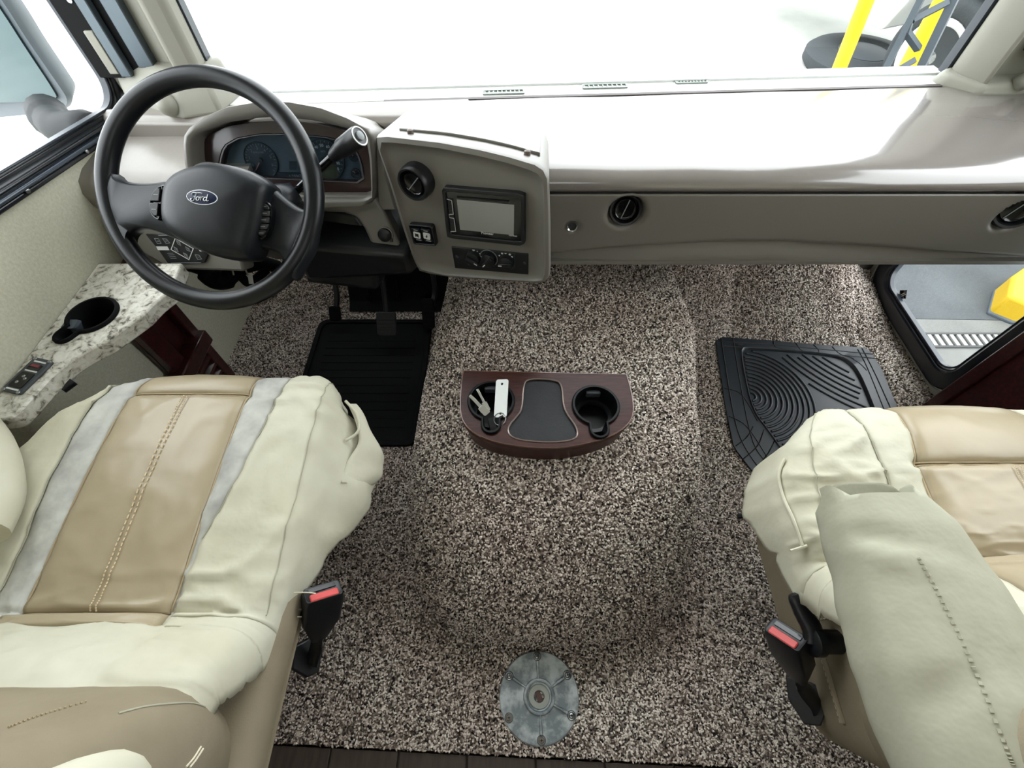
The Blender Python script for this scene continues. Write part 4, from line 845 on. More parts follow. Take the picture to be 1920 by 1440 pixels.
for i, an in enumerate((90, 148, 30, 208, 270, -28)):
    t = math.radians(an); c, s = math.cos(t), math.sin(t)
    if i != 3: obj('rib', rings([[bf.w(c*r-s*q, s*r+c*q, h) for q, h in ((-w, .005), (-w*.35, .0135), (w*.35, .0135), (w, .005))] for r, w in ((BR*.36, .0030), (BR*.76, .0048))]), METAL, tb, ang=30)
    f = bf.shift(c*BR*.87, s*BR*.87, .0052)
    obj('boss', lathe(f, [(.0094, -.002), (.0092, .0022), (.0084, .0026), (.0078, .0008), (.0077, -.002)], 24, False, False), MATS['boss_dark'], tb)
    sp_ = obj('screw', lathe(f, [(.0078, 0), (.0078, .0028), (.0062, .0032), (.0058, .001), (.0052, .0018), (.003, .0032), (.0005, .0034)], 18), STEEL if i not in (3, 4) else mat('rusty_screw', '#86817a', .7, metal=.4) if 'rusty_screw' not in MATS else MATS['rusty_screw'], tb)
    obj('screw_cross', join(fbox(f, -.0028, -.0006, .002, .0028, .0006, .0037), fbox(f, -.0006, -.0028, .002, .0006, .0028, .0037)), BLACK, sp_, smooth=False)
# ------------------------------------------------------------------ seats
def seat(name, label, p):
    root = thing(name, label, 'seat', p['loc'], 'pair of covered captain seats'); root.pop('group', None) if hasattr(root, 'pop') else None
    PT = [V((0, y, z)) for y, z in p['path']]; N = len(PT)
    def ci(T, i):
        k = min(int(i), N-2); t = i-k; return T[k]*(1-t)+T[k+1]*t
    def pth(i):
        k = min(max(int(i), 0), N-2); t = i-k; g = lambda q: PT[min(max(q, 0), N-1)]
        a, b, c, d = g(k-1), g(k), g(k+1), g(k+2)
        return .5*((2*b)+(c-a)*t+(2*a-5*b+4*c-d)*t*t+(3*b-a-3*c+d)*t**3)
    def nrm(i):
        t = (pth(min(i+.15, N-1))-pth(max(i-.15, 0))).normalized(); return V((0, t.z, -t.y)) if True else t
    r = p['r']
    seams = [p['s1'], p['s2'], p['s3'], p['s4']]
    def edge(d):
        if d >= r: return d, 0
        s = r-d; th = s/r
        if th < math.pi/2: return r-r*math.sin(th), r-r*math.cos(th)
        return 0, r+(s-r*math.pi/2)
    def surf(a, i, wr, puff=0):
        b = pth(i); n = nrm(i); n = n if n.z > -.2 or i > 9 else n
        if n.dot(V((0, .6, .8))) < 0: n = -n
        xl, xr = ci(p['xl'], i), ci(p['xr'], i); dl, dr = a-xl, xr-a
        if dl < dr: inset, drop = edge(dl); x = xl+inset-ci(p['fl'], i)*sstep(.02, .12, drop)
        else: inset, drop = edge(dr); x = xr-inset+ci(p['fr'], i)*sstep(.02, .12, drop)
        q = V((x, b.y, b.z))-n*drop
        if 4 < i <= 9: q = V((x, b.y, b.z-drop))
        g = 0
        for s in seams: g -= .0035*math.exp(-((a-ci(s, i))/.006)**2)
        for k in p['rows']: g -= .006*math.exp(-((i-k)/.16)**2)*(1 if ci(p['s2'], i)-.01 < a < ci(p['s3'], i)+.01 or k > 8 else .0)
        mid = (ci(p['s2'], i)+ci(p['s3'], i))/2; hw = (ci(p['s3'], i)-ci(p['s2'], i))/2
        g += .010*max(0, 1-((a-mid)/(hw*2.4))**2)+puff
        w = noise.noise(V((x*9, i*1.1, p['seed'])))*.9+noise.noise(V((x*24, i*2.3+x*14, p['seed']+5)))*.45
        n1 = noise.noise(V((x*7+i*.5, i*.8-x*5, p['seed']+2))); n2 = noise.noise(V((x*15-i*.7, i*1.3+x*9, p['seed']+3)))
        w += 1.8*(1-min(1, abs(n1)*3.2))**2+1.0*(1-min(1, abs(n2)*3.5))**2
        g += w*wr*(1+1.2*sstep(.01, .1, drop))
        return q+n*g if i > 9 or i <= 4 else q+V((0, 0, g))
    def patch(nm, A, B, i0, i1, nu, nv, m, wr, puff=0, lab=None, th=.003):
        def fn(u, v):
            i = i0+(i1-i0)*v; a = A(i)+(B(i)-A(i))*u
            return surf(a, i, wr, puff*math.sin(math.pi*min(max(u, 0), 1))**.5*math.sin(math.pi*v)**.3)
        o = obj(nm, grid(fn, nu, nv), m, root, ang=80, label=lab); solidify(o, th); return o
    c = lambda T: (lambda i: ci(T, i))
    L0 = lambda i: ci(p['xl'], i)+r-r*math.pi/2-ci(p['hl'], i); R0 = lambda i: ci(p['xr'], i)-r+r*math.pi/2+ci(p['hr'], i)
    e = N-1; k = p['kroll']
    patch('cover_side', L0, c(p['s1']), 0, 9.2, 30, 70, CREAM, .0035, lab='cream stretch cover with loose folds')
    patch('cover_side', c(p['s4']), R0, 0, 9.2, 36, 70, CREAM, .0035, lab='cream stretch cover with loose folds')
    patch('cover_strip', c(p['s1']), c(p['s2']), 0, 9.2, 10, 60, p['strip'], .002, lab=p['striplab'])
    patch('cover_strip', c(p['s3']), c(p['s4']), 0, 9.2, 10, 60, p['strip'], .002, lab=p['striplab'])
    patch('front_roll', c(p['s2']), c(p['s3']), 0, k, 24, 26, TAN, .0006, .004, lab='tan leatherette front roll')
    patch('centre_panel', c(p['s2']), c(p['s3']), k, 9, 30, 50, TAN, .0012, .003, lab='tan leatherette centre panel')
    patch('back_strip', lambda i: ci(p['s2'], i)-p['bl'], lambda i: ci(p['s3'], i)-.0*i, 9, p['be'], 24, 20, TAN, .001, .006, lab='tan strip at the foot of the backrest')
    if p['be'] < 11: patch('cover_band', L0, R0, 9.9, e, 50, 24, CREAM, .0022, lab='cream cover band across the foot of the backrest')
    else:
        patch('cover_band', L0, lambda i: ci(p['s2'], i), 9.9, e, 24, 24, CREAM, .0022, lab='cream cover beside the tan backrest strip'); patch('cover_band', lambda i: ci(p['s3'], i), R0, 9.9, e, 24, 24, CREAM, .0022, lab='cream cover beside the tan backrest strip')
    patch('cover_band', lambda i: ci(p['s3'], i), R0, 9.0, 9.95, 24, 10, CREAM, .002, lab='cream cover band across the foot of the backrest')
    patch('cover_band', L0, lambda i: ci(p['s2'], i)-p['bl'], 9.0, 9.95, 14, 10, CREAM, .002, lab='cream cover band across the foot of the backrest')
    def line(T, i0, i1, nm, m, rad, off=.0012, n=90, wr=0):
        obj(nm, tube([surf(T(i0+(i1-i0)*q/n), i0+(i1-i0)*q/n, wr)+V((0, 0, off)) for q in range(n+1)], rad, 6), m, root)
    line(c(p['s2']), 0, 9, 'piping', SEAM, .0016); line(c(p['s3']), 0, 9, 'piping', SEAM, .0016)
    line(c(p['s4']), 0, 7, 'seam', THREAD2, .0008, .001, wr=.0028); line(c(p['s1']), 0, 9, 'seam', THREAD2, .0009, .0012, wr=.003)
    line(lambda i: ci(p['edge'], i), 1, 9, 'seam', THREAD2, .0009, .0012, wr=.0035)
    a0, a1 = ci(p['s2'], k), ci(p['s3'], k)
    for dk in (-.05, .05): obj('piping', tube([surf(a0+(a1-a0)*q/30, k+dk, 0)+V((0, .0, .0015)) for q in range(31)], .0012, 6), SEAM, root)
    # stitch rows down the middle of the tan panel
    P = []
    for off in (-.004, .004):
        for q in range(52):
            i0 = k+.15+(8.8-k)*q/52; i1 = i0+(8.8-k)/52*.62; mid = lambda i: (ci(p['s2'], i)+ci(p['s3'], i))/2+off+p['stx']
            P.append(tube([surf(mid(i0), i0, .0012, .003)+V((0, 0, .0016)), surf(mid(i1), i1, .0012, .003)+V((0, 0, .0016))], .001, 5))
    obj('stitching', join(*P), mat('stitch', '#d2bf9c', .7) if 'stitch' not in MATS else MATS['stitch'], root, smooth=False)
    # beige cushion body and plinth underneath
    x0, x1, y0, y1 = p['body']; t = p['taper']
    def ring(z, s, q): return [(a, b, z) for a, b in rrect(x0+s[0], y0+q, x1-s[1], y1-q, .06, 6)]
    obj('cushion_body', rings([ring(.17, t, .03), ring(.24, (t[0]*.8, t[1]*.8), .02), ring(.34, (t[0]*.35, t[1]*.35), .008), ring(.41, (.004, .004), 0), ring(.45, (.01, .01), .01), ring(.462, (.04, .04), .04)]), SUEDE, root, ang=60, label='worn beige suede cushion body')
    sx = x1 if p['inb'] > 0 else x0
    def side(y, z):
        s = lerp([(.17, t[1]), (.24, t[1]*.8), (.34, t[1]*.35), (.41, .004), (.46, .03)], z); return V((sx-p['inb']*(s-.002), y, z))
    zb = p['zb']
    obj('seam_roll', tube([side(y0+.07+(y1-y0-.12)*q/20, zb+.012*math.sin(q/20*3.1)) for q in range(21)], .0045, 8), SUEDE, root)
    obj('stitching', join(*[tube([side(y0+.07+(y1-y0-.12)*q/40, zb-.012+.012*math.sin(q/40*3.1)), side(y0+.07+(y1-y0-.12)*(q+.6)/40, zb-.012+.012*math.sin((q+.6)/40*3.1))], .0013, 5) for q in range(40)]), THREAD, root, smooth=False)
    yv = .11
    obj('seam', tube([side(yv+.01*q/8, .455-(.455-zb)*q/8) for q in range(9)], .0012, 6), THREAD2, root)
    obj('stitching', join(*[tube([side(yv-.010+.01*q/9, .452-(.452-zb)*q/9), side(yv-.010+.01*(q+.55)/9, .452-(.452-zb)*(q+.55)/9)], .0011, 5) for q in range(9)]), THREAD, root, smooth=False)
    obj('plinth', box(x0+.17, y0+.12, .0, x1-.17, y1-.16, .18), BLACK, root, bev=.01)
    return root, surf, ci
dr_path = [(.50, .37), (.512, .42), (.508, .462), (.49, .487), (.455, .497), (.40, .50), (.30, .497), (.20, .49), (.135, .485), (.098, .487), (.073, .503), (.050, .535), (.024, .566), (-.006, .580)]
D = dict(zb=.372, be=9.95, strip=CREAMW, striplab='paler grey-white smudged cover strip', loc=(-.6, .2, 0), path=dr_path, r=.042, seed=1, kroll=4, inb=1, bl=.02, stx=0,
    xl=[-.70, -.70, -.705, -.735, -.79, -.835, -.865, -.875, -.88, -.88, -.88, -.87, -.87, -.87], xr=[-.335, -.335, -.334, -.332, -.328, -.322, -.322, -.328, -.334, -.338, -.342, -.346, -.35, -.352],
    hl=[.10]*9+[.05]*5, hr=[.09, .10, .10, .10, .105, .115, .105, .075, .045, .03, .02, .012, .008, .005], fl=[0]*14, fr=[0, 0, .004, .008, .022, .055, .055, .015, .005, 0, 0, 0, 0, 0],
    s1=[-.70, -.70, -.705, -.72, -.742, -.752, -.748, -.738, -.735, -.735]+[-.735]*4, s2=[-.676, -.677, -.679, -.684, -.688, -.69, -.69, -.688, -.686, -.685]+[-.685]*4, s3=[-.476]*4+[-.478]*10,
    s4=[-.418, -.418, -.418, -.419, -.422, -.428, -.440, -.468, -.474, -.474]+[-.474]*4, edge=[-.345]*14, rows=(4, 9), body=(-.86, -.325, -.15, .46), taper=(.05, .10))
ds, dsurf, dci = seat('driver_seat', 'driver seat in a creased cream cover with tan panels, behind the steering wheel', D)
# loose pocket flap on the cover's inboard front corner
def flapf(u, v):
    a = at(*[q for q in ((655+10*u, 762+125*u) if False else (657, 770))], z=.46)
    top = cr([at(652, 757, z=.452), at(668, 792, z=.45), at(672, 830, z=.44), at(650, 868, z=.44), at(640, 905, z=.44)], 6)
    bot = cr([at(660, 757, z=.44), at(690, 800, z=.41), at(715, 850, z=.385), at(721, 884, z=.37), at(690, 915, z=.37)], 6)
    q = u*(len(top)-1); k = min(int(q), len(top)-2); t = q-k
    A = top[k]*(1-t)+top[k+1]*t; B = bot[k]*(1-t)+bot[k+1]*t
    P = A*(1-v)+B*v; P.x += .004*math.sin(u*16)*v+.012*math.sin(math.pi*v); return P
fl_ = obj('pocket_flap', grid(flapf, 30, 12), CREAM, ds, ang=80, label='loose cream pocket flap'); solidify(fl_, .002)
obj('flap_hem', tube(cr([at(648, 752, z=.457), at(668, 775, z=.455), at(674, 800, z=.452), at(666, 815, z=.45), at(648, 826, z=.45)], 6), .0028, 8), CREAM, ds)

def back(root, x0, x1, yz, m, name, lab=None, r=.06, n=6):
    """backrest: rounded slab following a leaning line of (y front, z, thickness, inset)"""
    return obj(name, rings([[(a, b, z) for a, b in rrect(x0+i, y-t, x1-i, y, min(r, t*.48), n)] for y, z, t, i in yz]), m, root, ang=70, label=lab)
back(ds, -.885, -.328, [(-.02, .42, .12, .06), (.0, .47, .15, .02), (.012, .53, .17, .008), (.012, .58, .18, 0), (.004, .63, .18, 0), (-.02, .70, .17, .012), (-.04, .78, .16, .022), (-.06, .88, .15, .03), (-.085, 1.0, .14, .035), (-.11, 1.12, .12, .05), (-.13, 1.2, .08, .09)], SUEDE, 'backrest', 'uncovered beige suede backrest', .07); DB = [o for o in ds.children if o.name.startswith('backrest')][0]
obj('armrest', tube(cr([(-.292, -.06, .735), (-.292, -.072, .80), (-.292, -.095, .92), (-.292, -.12, 1.06)], 5), [.02, .028, .033, .036, .038]+[.038]*11, 16, flat=.85), CREAM, ds, ang=80, label='raised cream covered armrest')
obj('armrest_stub', tube(cr([at(-40, 800, z=.52), at(-10, 850, z=.53), at(0, 930, z=.53), at(-30, 1000, z=.54)], 5), .028, 14), CREAM, ds, ang=80, label='cream covered outer armrest end')
obj('loose_thread', tube(cr([at(512, 1128, z=.43), at(540, 1113, z=.44), at(575, 1111, z=.445), at(592, 1113, z=.44)], 5), .0009, 5), THREAD, ds)

from mathutils.bvhtree import BVHTree
def hits(o, L, off=.001):
    bv = BVHTree.FromPolygons([v.co for v in o.data.vertices], [tuple(q.vertices) for q in o.data.polygons]); out = []
    for x, y in L:
        d = ray(x, y).normalized(); h = bv.ray_cast(V((0, 0, CH)), d)
        if h[0] is not None: out.append(h[0]+(h[1] if h[1].dot(d) < 0 else -h[1])*off)
    return out
def dashes(o, L, m, par, rad=.0011, n=10, fill=.55, name='stitching', off=.001):
    P = hits(o, [(p.x, p.y) for p in cr([(x, y, 0) for x, y in L], n)], off)
    obj(name, join(*[tube([P[k], P[k]+(P[k+1]-P[k])*fill], rad, 5) for k in range(len(P)-1)]), m, par, smooth=False)
def buckle(root, top, bot, wdir, foot, side):
    up = (V(top)-V(bot)).normalized(); f = Fr(V(bot), wdir, up) if False else None
    ex = V(wdir); ex = (ex-up*ex.dot(up)).normalized(); ey = up.cross(ex); L = (V(top)-V(bot)).length; B = V(bot)
    P = lambda a, b, h: B+ex*a+ey*b+up*h
    def rr(w, t, h, o=0): return [P(a, b+o, h) for a, b in rrect(-w, -t, w, t, .005, 3)]
    bk = obj('buckle', rings([rr(.012, .008, -.004), rr(.016, .011, .01), rr(.0285, .0155, L*.45), rr(.0295, .0165, L*.9), rr(.027, .014, L), rr(.025, .012, L-.001)]), BLACK, root, bev=.001, ang=40, label='black seat belt buckle with red button')
    obj('red_button', rings([[P(a, b, h) for a, b in rrect(-.021, -.0115*side-.002 if side > 0 else .001, .021, -.001 if side > 0 else .0135, .002, 2)] for h in (L-.004, L+.0015)]), RED, bk, bev=.0015)
    obj('slot', rings([[P(a, b, h) for a, b in rrect(-.02, .003 if side > 0 else -.010, .02, .010 if side > 0 else -.003, .001, 2)] for h in (L-.006, L+.0008)]), GLOSSB, bk, smooth=False)
    obj('stalk', tube(cr([P(0, 0, 0)]+[V(q) for q in foot], 5), [.012]*3+[.014]*30, 8, flat=.45), BLACK, root, ang=60)
dashes(DB, [(283, 1273), (310, 1272), (335, 1271), (352, 1274)], THREAD, ds, .0013, 4, .7)
dashes(DB, [(15, 1366), (60, 1348), (110, 1332), (165, 1316)], SEAM, ds, .0009, 6, .4)
for L in ([(222, 1338), (270, 1326), (320, 1320), (360, 1319), (384, 1326)], [(376, 1400), (362, 1422), (348, 1438)], [(380, 1404), (367, 1424), (355, 1439)]):
    P = hits(DB, [(p.x, p.y) for p in cr([(x, y, 0) for x, y in L], 5)], .0004)
    if len(P) > 3: obj('seam', tube(P, .0011, 6), THREAD2 if L[0][0] < 300 else THREAD, ds)
tpL = at(606, 1108, z=.425)
buckle(ds, tpL, at(597, 1192, z=.335), (.80, .55, 0), [at(592, 1215, z=.30), at(585, 1240, z=.27)], 1)
f = Fr(at(585, 1225, z=.27), (1, .2, 0), (.75, -.1, .6)); obj('anchor_plate', plate(f, [(-.03, .022), (.0, .026), (.022, .0), (.01, -.035), (-.012, -.035), (-.035, -.012)], -.012, 0), BLACK, ds, bev=.003)

pa_path = [(.415, .38), (.432, .44), (.428, .478), (.410, .503), (.365, .517), (.312, .514), (.27, .508), (.22, .504), (.192, .500), (.168, .492), (.150, .515), (.125, .545), (.095, .58), (.045, .61)]
PS = dict(zb=.33, be=13, strip=CREAM, striplab=None, loc=(.76, .2, 0), path=pa_path, r=.045, seed=9, kroll=5, inb=-1, bl=.0, stx=.02,
    xl=[.565, .555, .54, .51, .47, .44, .428, .428, .432, .435, .437, .435, .43, .42], xr=[1.0, 1.01, 1.02, 1.05, 1.08, 1.10, 1.11, 1.11, 1.11, 1.11, 1.11, 1.11, 1.11, 1.11],
    hl=[.07, .07, .07, .075, .085, .09, .08, .06, .04, .03, .02, .012, .008, .005], hr=[.08]*9+[.04]*5, fl=[0, 0, 0, .002, .008, .014, .012, .004, 0, 0, 0, 0, 0, 0], fr=[0]*14,
    s1=[.60, .598, .597, .596, .594, .594, .595, .597, .6, .6]+[.6]*4, s2=[.676, .675, .674, .672, .662, .650, .650, .650, .65, .65]+[.65]*4, s3=[.875, .877, .88, .885, .9, .91]+[.91]*8,
    s4=[.94]*14, edge=[.58, .57, .555, .53, .50, .485, .48, .48, .48, .48]+[.48]*4, rows=(5, 9, 9.9), body=(.488, 1.10, -.10, .365), taper=(.05, .05))
ps, psurf, pci = seat('passenger_seat', 'passenger seat in pale cream cover with tan front roll, by the low door window', PS)
back(ps, .43, 1.13, [(.02, .42, .12, .06), (.045, .47, .15, .02), (.055, .53, .17, .008), (.052, .58, .18, 0), (.03, .65, .18, 0), (.0, .72, .17, .0), (-.03, .82, .16, .0), (-.06, .95, .15, .02), (-.10, 1.1, .12, .05), (-.12, 1.2, .08, .09)], SUEDE, 'backrest', 'beige suede backrest', .07)
# pocket slit on the cover: nearest points of the cover under the lines of sight
def onsurf(surf, p, ci, px, py, i0=0, i1=9.2, wr=.0035):
    d = ray(px, py).normalized(); o = V((0, 0, CH)); best = (9, None)
    A0 = min(p['xl'])-.12; A1 = max(p['xr'])+.12
    for st in range(3):
        if st == 0: ar = [A0+(A1-A0)*k/80 for k in range(81)]; ir = [i0+(i1-i0)*k/46 for k in range(47)]
        else:
            da, di = (A1-A0)/80/4**(st-1), (i1-i0)/46/4**(st-1); ar = [best[2]+da*k/4 for k in range(-4, 5)]; ir = [min(max(best[3]+di*k/4, i0), i1) for k in range(-4, 5)]
        for a in ar:
            for i in ir:
                q = surf(a, i, wr); r = q-o; e = (r-d*r.dot(d)).length+.02*r.dot(d)
                if e < best[0]: best = (e, q, a, i)
    return best[1]
slit = cr([onsurf(psurf, PS, pci, *q)+V((-.003, 0, .004)) for q in ((1472, 862), (1461, 890), (1468, 930), (1488, 975), (1506, 1025))], 8)
obj('pocket_hem', tube(slit, .0030, 8), CREAM, ps, label='cream pocket hem on the cover')
obj('hem_tab', tube([slit[-1]+V((-.018, -.006, -.004)), slit[-1]+V((.006, 0, .002))], .0022, 6), CREAM, ps)
# covered armrest: soft sleeve with an open pocket end
AX = [(.205, .442, .643, .050, .044), (.165, .450, .642, .068, .049), (.10, .455, .642, .078, .052), (.03, .452, .643, .085, .054), (-.05, .456, .645, .086, .055), (-.15, .46, .65, .086, .055), (-.28, .465, .655, .08, .05)]
def arm_ring(y, cx, cz, w, h, s=1.0, lift=0):
    R = []
    for k in range(40):
        t = 2*math.pi*k/40; c, s_ = math.cos(t), math.sin(t); e = .62
        x = cx+w*s*math.copysign(abs(c)**e, c); z = cz+h*s*math.copysign(abs(s_)**e, s_); yy = y
        if lift:
            if s_ >= 0: yy += .016*abs(c)**3-.012*(1-c*c); z -= .016*(1-c*c)*h/.05
            else: yy += .006+.015*(1-abs(c)**3); z = cz-h*s*.05*abs(s_)+.010*(1-c*c)
        if s_ > -.2:
            z -= .006*math.exp(-((y-.135+.30*(x-cx))/.010)**2)*sstep(.05, -.06, x-cx)+.005*math.exp(-((y-.03-.45*(x-cx))/.012)**2)*sstep(.04, -.05, x-cx)
            z += .006*math.exp(-((y-.112+.30*(x-cx))/.012)**2)*sstep(.05, -.06, x-cx)
        g = noise.noise(V((x*10, y*9, z*10)))*.004+noise.noise(V((x*22+y*12, y*22, z*18)))*.0018
        R.append(V((x+g, yy, z+g*1.2)))
    return R
def ax(q):
    q = min(max(q, 0), len(AX)-1.001); k = int(q); t = q-k; return [a*(1-t)+b*t for a, b in zip(AX[k], AX[k+1])]
rl = [arm_ring(*ax(q*.15)) for q in range(1, 41)]
front = arm_ring(*ax(0), 1.0, 1); inn_ = arm_ring(AX[0][0]-.003, *AX[0][1:], .955, 1); deep_ = arm_ring(AX[0][0]-.055, AX[0][1], AX[0][2]-.004, AX[0][3], AX[0][4], .80)
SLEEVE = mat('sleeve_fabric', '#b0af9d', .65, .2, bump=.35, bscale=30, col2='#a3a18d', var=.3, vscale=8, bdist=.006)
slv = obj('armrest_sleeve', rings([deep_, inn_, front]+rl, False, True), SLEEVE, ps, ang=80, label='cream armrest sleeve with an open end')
obj('armrest', rings([arm_ring(AX[0][0]-.045+.03*0, AX[0][1], AX[0][2]-.006, AX[0][3], AX[0][4], s) for s in (.1, .5, .74)]+[arm_ring(*ax(2), .76), arm_ring(*ax(3), .8)]), CREAM, ps, ang=80)
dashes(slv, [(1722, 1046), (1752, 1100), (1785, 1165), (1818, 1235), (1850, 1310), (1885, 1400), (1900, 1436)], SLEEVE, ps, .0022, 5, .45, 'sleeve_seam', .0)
tpR = at(1473, 1188, z=.40)
buckle(ps, tpR, at(1497, 1270, z=.305), (-.62, .75, 0), [at(1508, 1292, z=.28), at(1528, 1318, z=.25), at(1532, 1330, z=.235)], -1)
f = Fr(at(1512, 1315, z=.235), (1, -.2, 0), (-.6, -.1, .75)); obj('anchor_plate', plate(f, [(-.032, .03), (.016, .03), (.03, .0), (.02, -.03), (-.004, -.036), (-.028, -.005)], -.01, 0), BLACK, ps, bev=.002)
obj('anchor_strap', tube([at(1520, 1318, z=.225), at(1560, 1322, z=.225)], .018, 8, flat=.4), BLACK, ps)
kb_ = at(1543, 1203, z=.41)
obj('recline_knob', lathe(Fr(kb_, (0, 1, 0), (-1, 0, .1)), [(.017, -.08), (.017, .004), (.021, .006), (.021, .018), (.015, .021)], 22), BLACK, ps, ang=40)
q0, q1, q2, q3 = kb_+V((-.015, 0, 0)), at(1522, 1178, z=.42), at(1503, 1145, z=.43), at(1489, 1114, z=.44)
obj('recline_lever', tube(cr([q0, q1, q2, q3], 5), [.016, .015, .015, .015, .015, .015, .015, .014, .014, .013, .013, .012, .012, .012, .011, .009], 10, flat=.6), BLACK, ps, ang=60)
obj('slide_tip', tube([at(1385, 968, z=.20), at(1404, 966, z=.22), at(1440, 975, z=.24)], .006, 8), BLACK, ps)

# step-well trim of dark wood below the door window
sw_ = thing('step_trim', 'dark burgundy step-well board right of the passenger seat below the door window', 'trim board', (1.25, .6, 0))
obj('board', box(1.262, .10, .0, 1.298, .735, .62), BURG, sw_, bev=.004); obj('post', box(1.25, .705, .0, 1.298, .742, .62), BURG, sw_, bev=.004)
obj('step_panel', box(1.12, .30, .0, 1.255, .70, .07), BURG, sw_, bev=.006)

# ------------------------------------------------------------------ outside
# driver's exterior mirror
mm = thing('wing_mirror', 'large grey exterior wing mirror on a curved arm outside the driver window', 'mirror', at(95, 190, x=-1.22))
mw = Fr(at(38, 110, x=-1.26), V((.93, -.36, 0)), V((-.36, -.93, .05)))
def mp(L): return [(lambda d, o: (lambda t: ((o+d*t-mw.o).dot(mw.ex), (o+d*t-mw.o).dot(mw.ey)))((mw.o-o).dot(mw.n)/d.dot(mw.n)))(ray(x, y), V((0, 0, CH))) for x, y in L]
MH = mp([(-70, -60), (-20, -40), (20, 18), (55, 75), (118, 165), (132, 188), (122, 208), (60, 214), (-40, 224), (-90, 224)])
MG = mp([(-65, -40), (-22, -22), (14, 30), (48, 84), (104, 168), (112, 186), (60, 190), (-40, 192), (-80, 192)])
ch_ = chaikin(MH, 2)
obj('housing', rings([[mw.w(a-.03, b, -.09) for a, b in scl(ch_, .5)], [mw.w(a-.02, b, -.06) for a, b in scl(ch_, .85)], [mw.w(a, b, -.01) for a, b in ch_], [mw.w(a, b, .004) for a, b in scl(ch_, .99)], [mw.w(a, b, 0) for a, b in scl(ch_, .96)]]), mat('mirror_grey', '#454c51', .5, .3), mm, ang=60)
obj('glass', plate(mw, chaikin(MG, 2), .001, .005), mat('mirror_glass', '#485a5e', .06, .5, metal=.9), mm, ang=30)
obj('arm', tube(cr([at(90, 212, x=-1.21), at(100, 228, x=-1.16), at(122, 242, x=-1.08), at(165, 240, x=-.99), at(172, 252, x=-.992)], 6), [.045]*6+[.04]*6+[.038]*13, 14), mat('arm_grey', '#191c1e', .6, .2), mm, ang=70)
# white truck with front wheel, dark stand-in disc, bollards, lattice mast, barrier
def gpt(x, y): return at(x, y, z=GZ)
tr = thing('white_truck', 'white vehicle body with a steel front wheel parked beyond the windscreen, right', 'truck', gpt(1760, 140))
wc = gpt(1758, 128)
wcen = at(1757, 106, z=GZ+.42); hub = Fr(wcen, (.37, -.93, 0), (-.93, -.37, 0))
obj('tyre', lathe(hub, [(.28, -.16), (.39, -.16), (.42, -.12), (.425, 0), (.42, .09), (.385, .12), (.31, .115), (.28, .09)], 48), TYRE, tr, ang=50)
obj('wheel_rim', lathe(hub, [(.285, .08), (.29, .115), (.275, .12), (.24, .10), (.20, .06), (.11, .085), (.05, .09), (.0005, .09)], 40), mat('rim_silver', '#cfd3d2', .35, metal=.4), tr, ang=50)
for i in range(8):
    t = 2*math.pi*i/8; obj('rim_slot', lathe(hub.shift(.185*math.cos(t), .185*math.sin(t), .068), [(.032, 0), (.032, .004)], 16), RUBBER, tr)
bf_ = Fr((wcen.x, wcen.y, 0), hub.ex, hub.n)
obj('body', rings([[hub.w(a, b, h) for a, b in [(-3.4, .02), (-.60, .02), (-.50, .30), (-.30, .48), (.30, .48), (.50, .30), (.60, .02), (1.15, .02), (1.2, .35), (1.15, .9), (1.0, 1.6), (-3.4, 1.6)]] for h in (-1.7, -.06, .06)]), WHITE, tr, bev=.03)
ty = thing('dark_standin', 'added low dark disc standing in for a dark patch on the concrete beyond the windscreen', 'tyre', gpt(1610, 120))  # made-up disc standing in for an unidentified dark, shadow-like patch by the truck
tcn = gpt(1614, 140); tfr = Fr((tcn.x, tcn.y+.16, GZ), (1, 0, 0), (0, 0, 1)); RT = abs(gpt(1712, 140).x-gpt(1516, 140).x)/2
obj('outer_ring', loopstrip([[tfr.w(r*math.cos(t), r*math.sin(t), h) for t in [2*math.pi*i/56 for i in range(56)]] for r, h in ((RT*.93, 0), (RT, .04), (RT, .12), (RT*.92, .155), (RT*.60, .175), (RT*.42, .15), (RT*.40, .06), (RT*.5, 0))]), TYRE, ty, ang=50)
obj('centre_disc', lathe(tfr, [(RT*.45, .04), (RT*.45, .16), (RT*.2, .17), (.0005, .17)], 32), DGREY, ty)
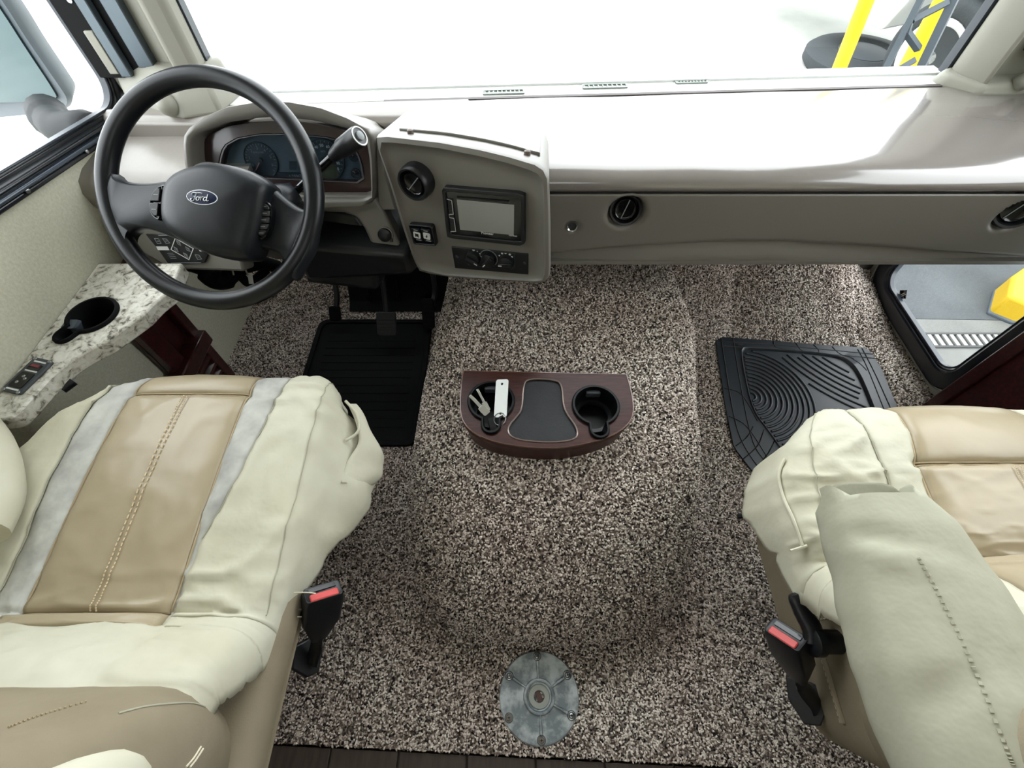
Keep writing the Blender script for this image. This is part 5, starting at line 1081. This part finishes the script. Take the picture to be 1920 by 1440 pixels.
def post(name, label, p0, p1, r, y, m, lab2=None):
    a, b = at(*p0, y=y), at(*p1, y=y); d = b-a; a = a-d*((a.z-GZ)/d.z); b = a+d.normalized()*(2.6/d.normalized().z)
    t = thing(name, label, 'post', a, 'yellow posts beyond the windscreen')
    obj('pole', tube([a, a+(b-a)*.5, b], r, 16), m, t, ang=60); obj('base_plate', lathe(Fr(a, (1, 0, 0), (0, 0, 1)), [(r*2.2, 0), (r*2.2, .012), (r*1.1, .02)], 24), m, t); return t
post('yellow_post', 'yellow post crossing the low dark disc, left of the dark lattice mast', (1565, 150), (1625, 0), .055, 4.3, YELLOW)
post('yellow_post', 'yellow post standing behind the dark lattice mast', (1690, 148), (1770, 0), .07, 4.45, YELLOW)
ml = thing('lattice_mast', 'dark grey lattice mast standing in front of the yellow post', 'mast', at(1680, 150, y=3.6))
ym = 3.6
def beam(p0, p1, w, nm, ext=0):
    a, b = at(*p0, y=ym), at(*p1, y=ym); d = b-a; a2 = a-d*ext; b2 = b+d*ext; obj(nm, tube([a2, b2], w, 4, up=(0, 1, 0)), DGREY, ml, smooth=False)
def chord(p0, p1, w):
    a, b = at(*p0, y=ym), at(*p1, y=ym); d = (b-a).normalized(); a = a-d*((a.z-GZ)/d.z); b = a+d*(3.0/d.z); obj('chord', tube([a, b], w, 4, up=(0, 1, 0)), DGREY, ml, smooth=False)
chord((1655, 140), (1726, 0), .026); chord((1716, 148), (1788, 0), .034)
for p0, p1 in (((1712, 38), (1778, 4)), ((1698, 58), (1722, 92)), ((1648, 152), (1716, 112)), ((1706, 42), (1700, 62))): beam(p0, p1, .024, 'brace')
yb = thing('yellow_barrier', 'yellow plastic barrier foot on the asphalt outside the low door window', 'barrier', at(1910, 550, z=GZ))
q = Fr(at(1905, 552, z=GZ+.1), (1, 0, 0), (0, 0, 1)); BP = [(at(x, y, z=GZ+.12).x-q.o.x, at(x, y, z=GZ+.12).y-q.o.y) for x, y in ((1890, 524), (1880, 564), (1925, 582), (1990, 590), (1990, 515), (1925, 500))]
obj('foot', plate(q, BP, -.099, .06), mat('yellow_plastic', '#a38613', .6, .3), yb, bev=.02, seg=3)
obj('skid', plate(q, scl(BP, 1.04), -.1, -.07), DGREY, yb, bev=.01)
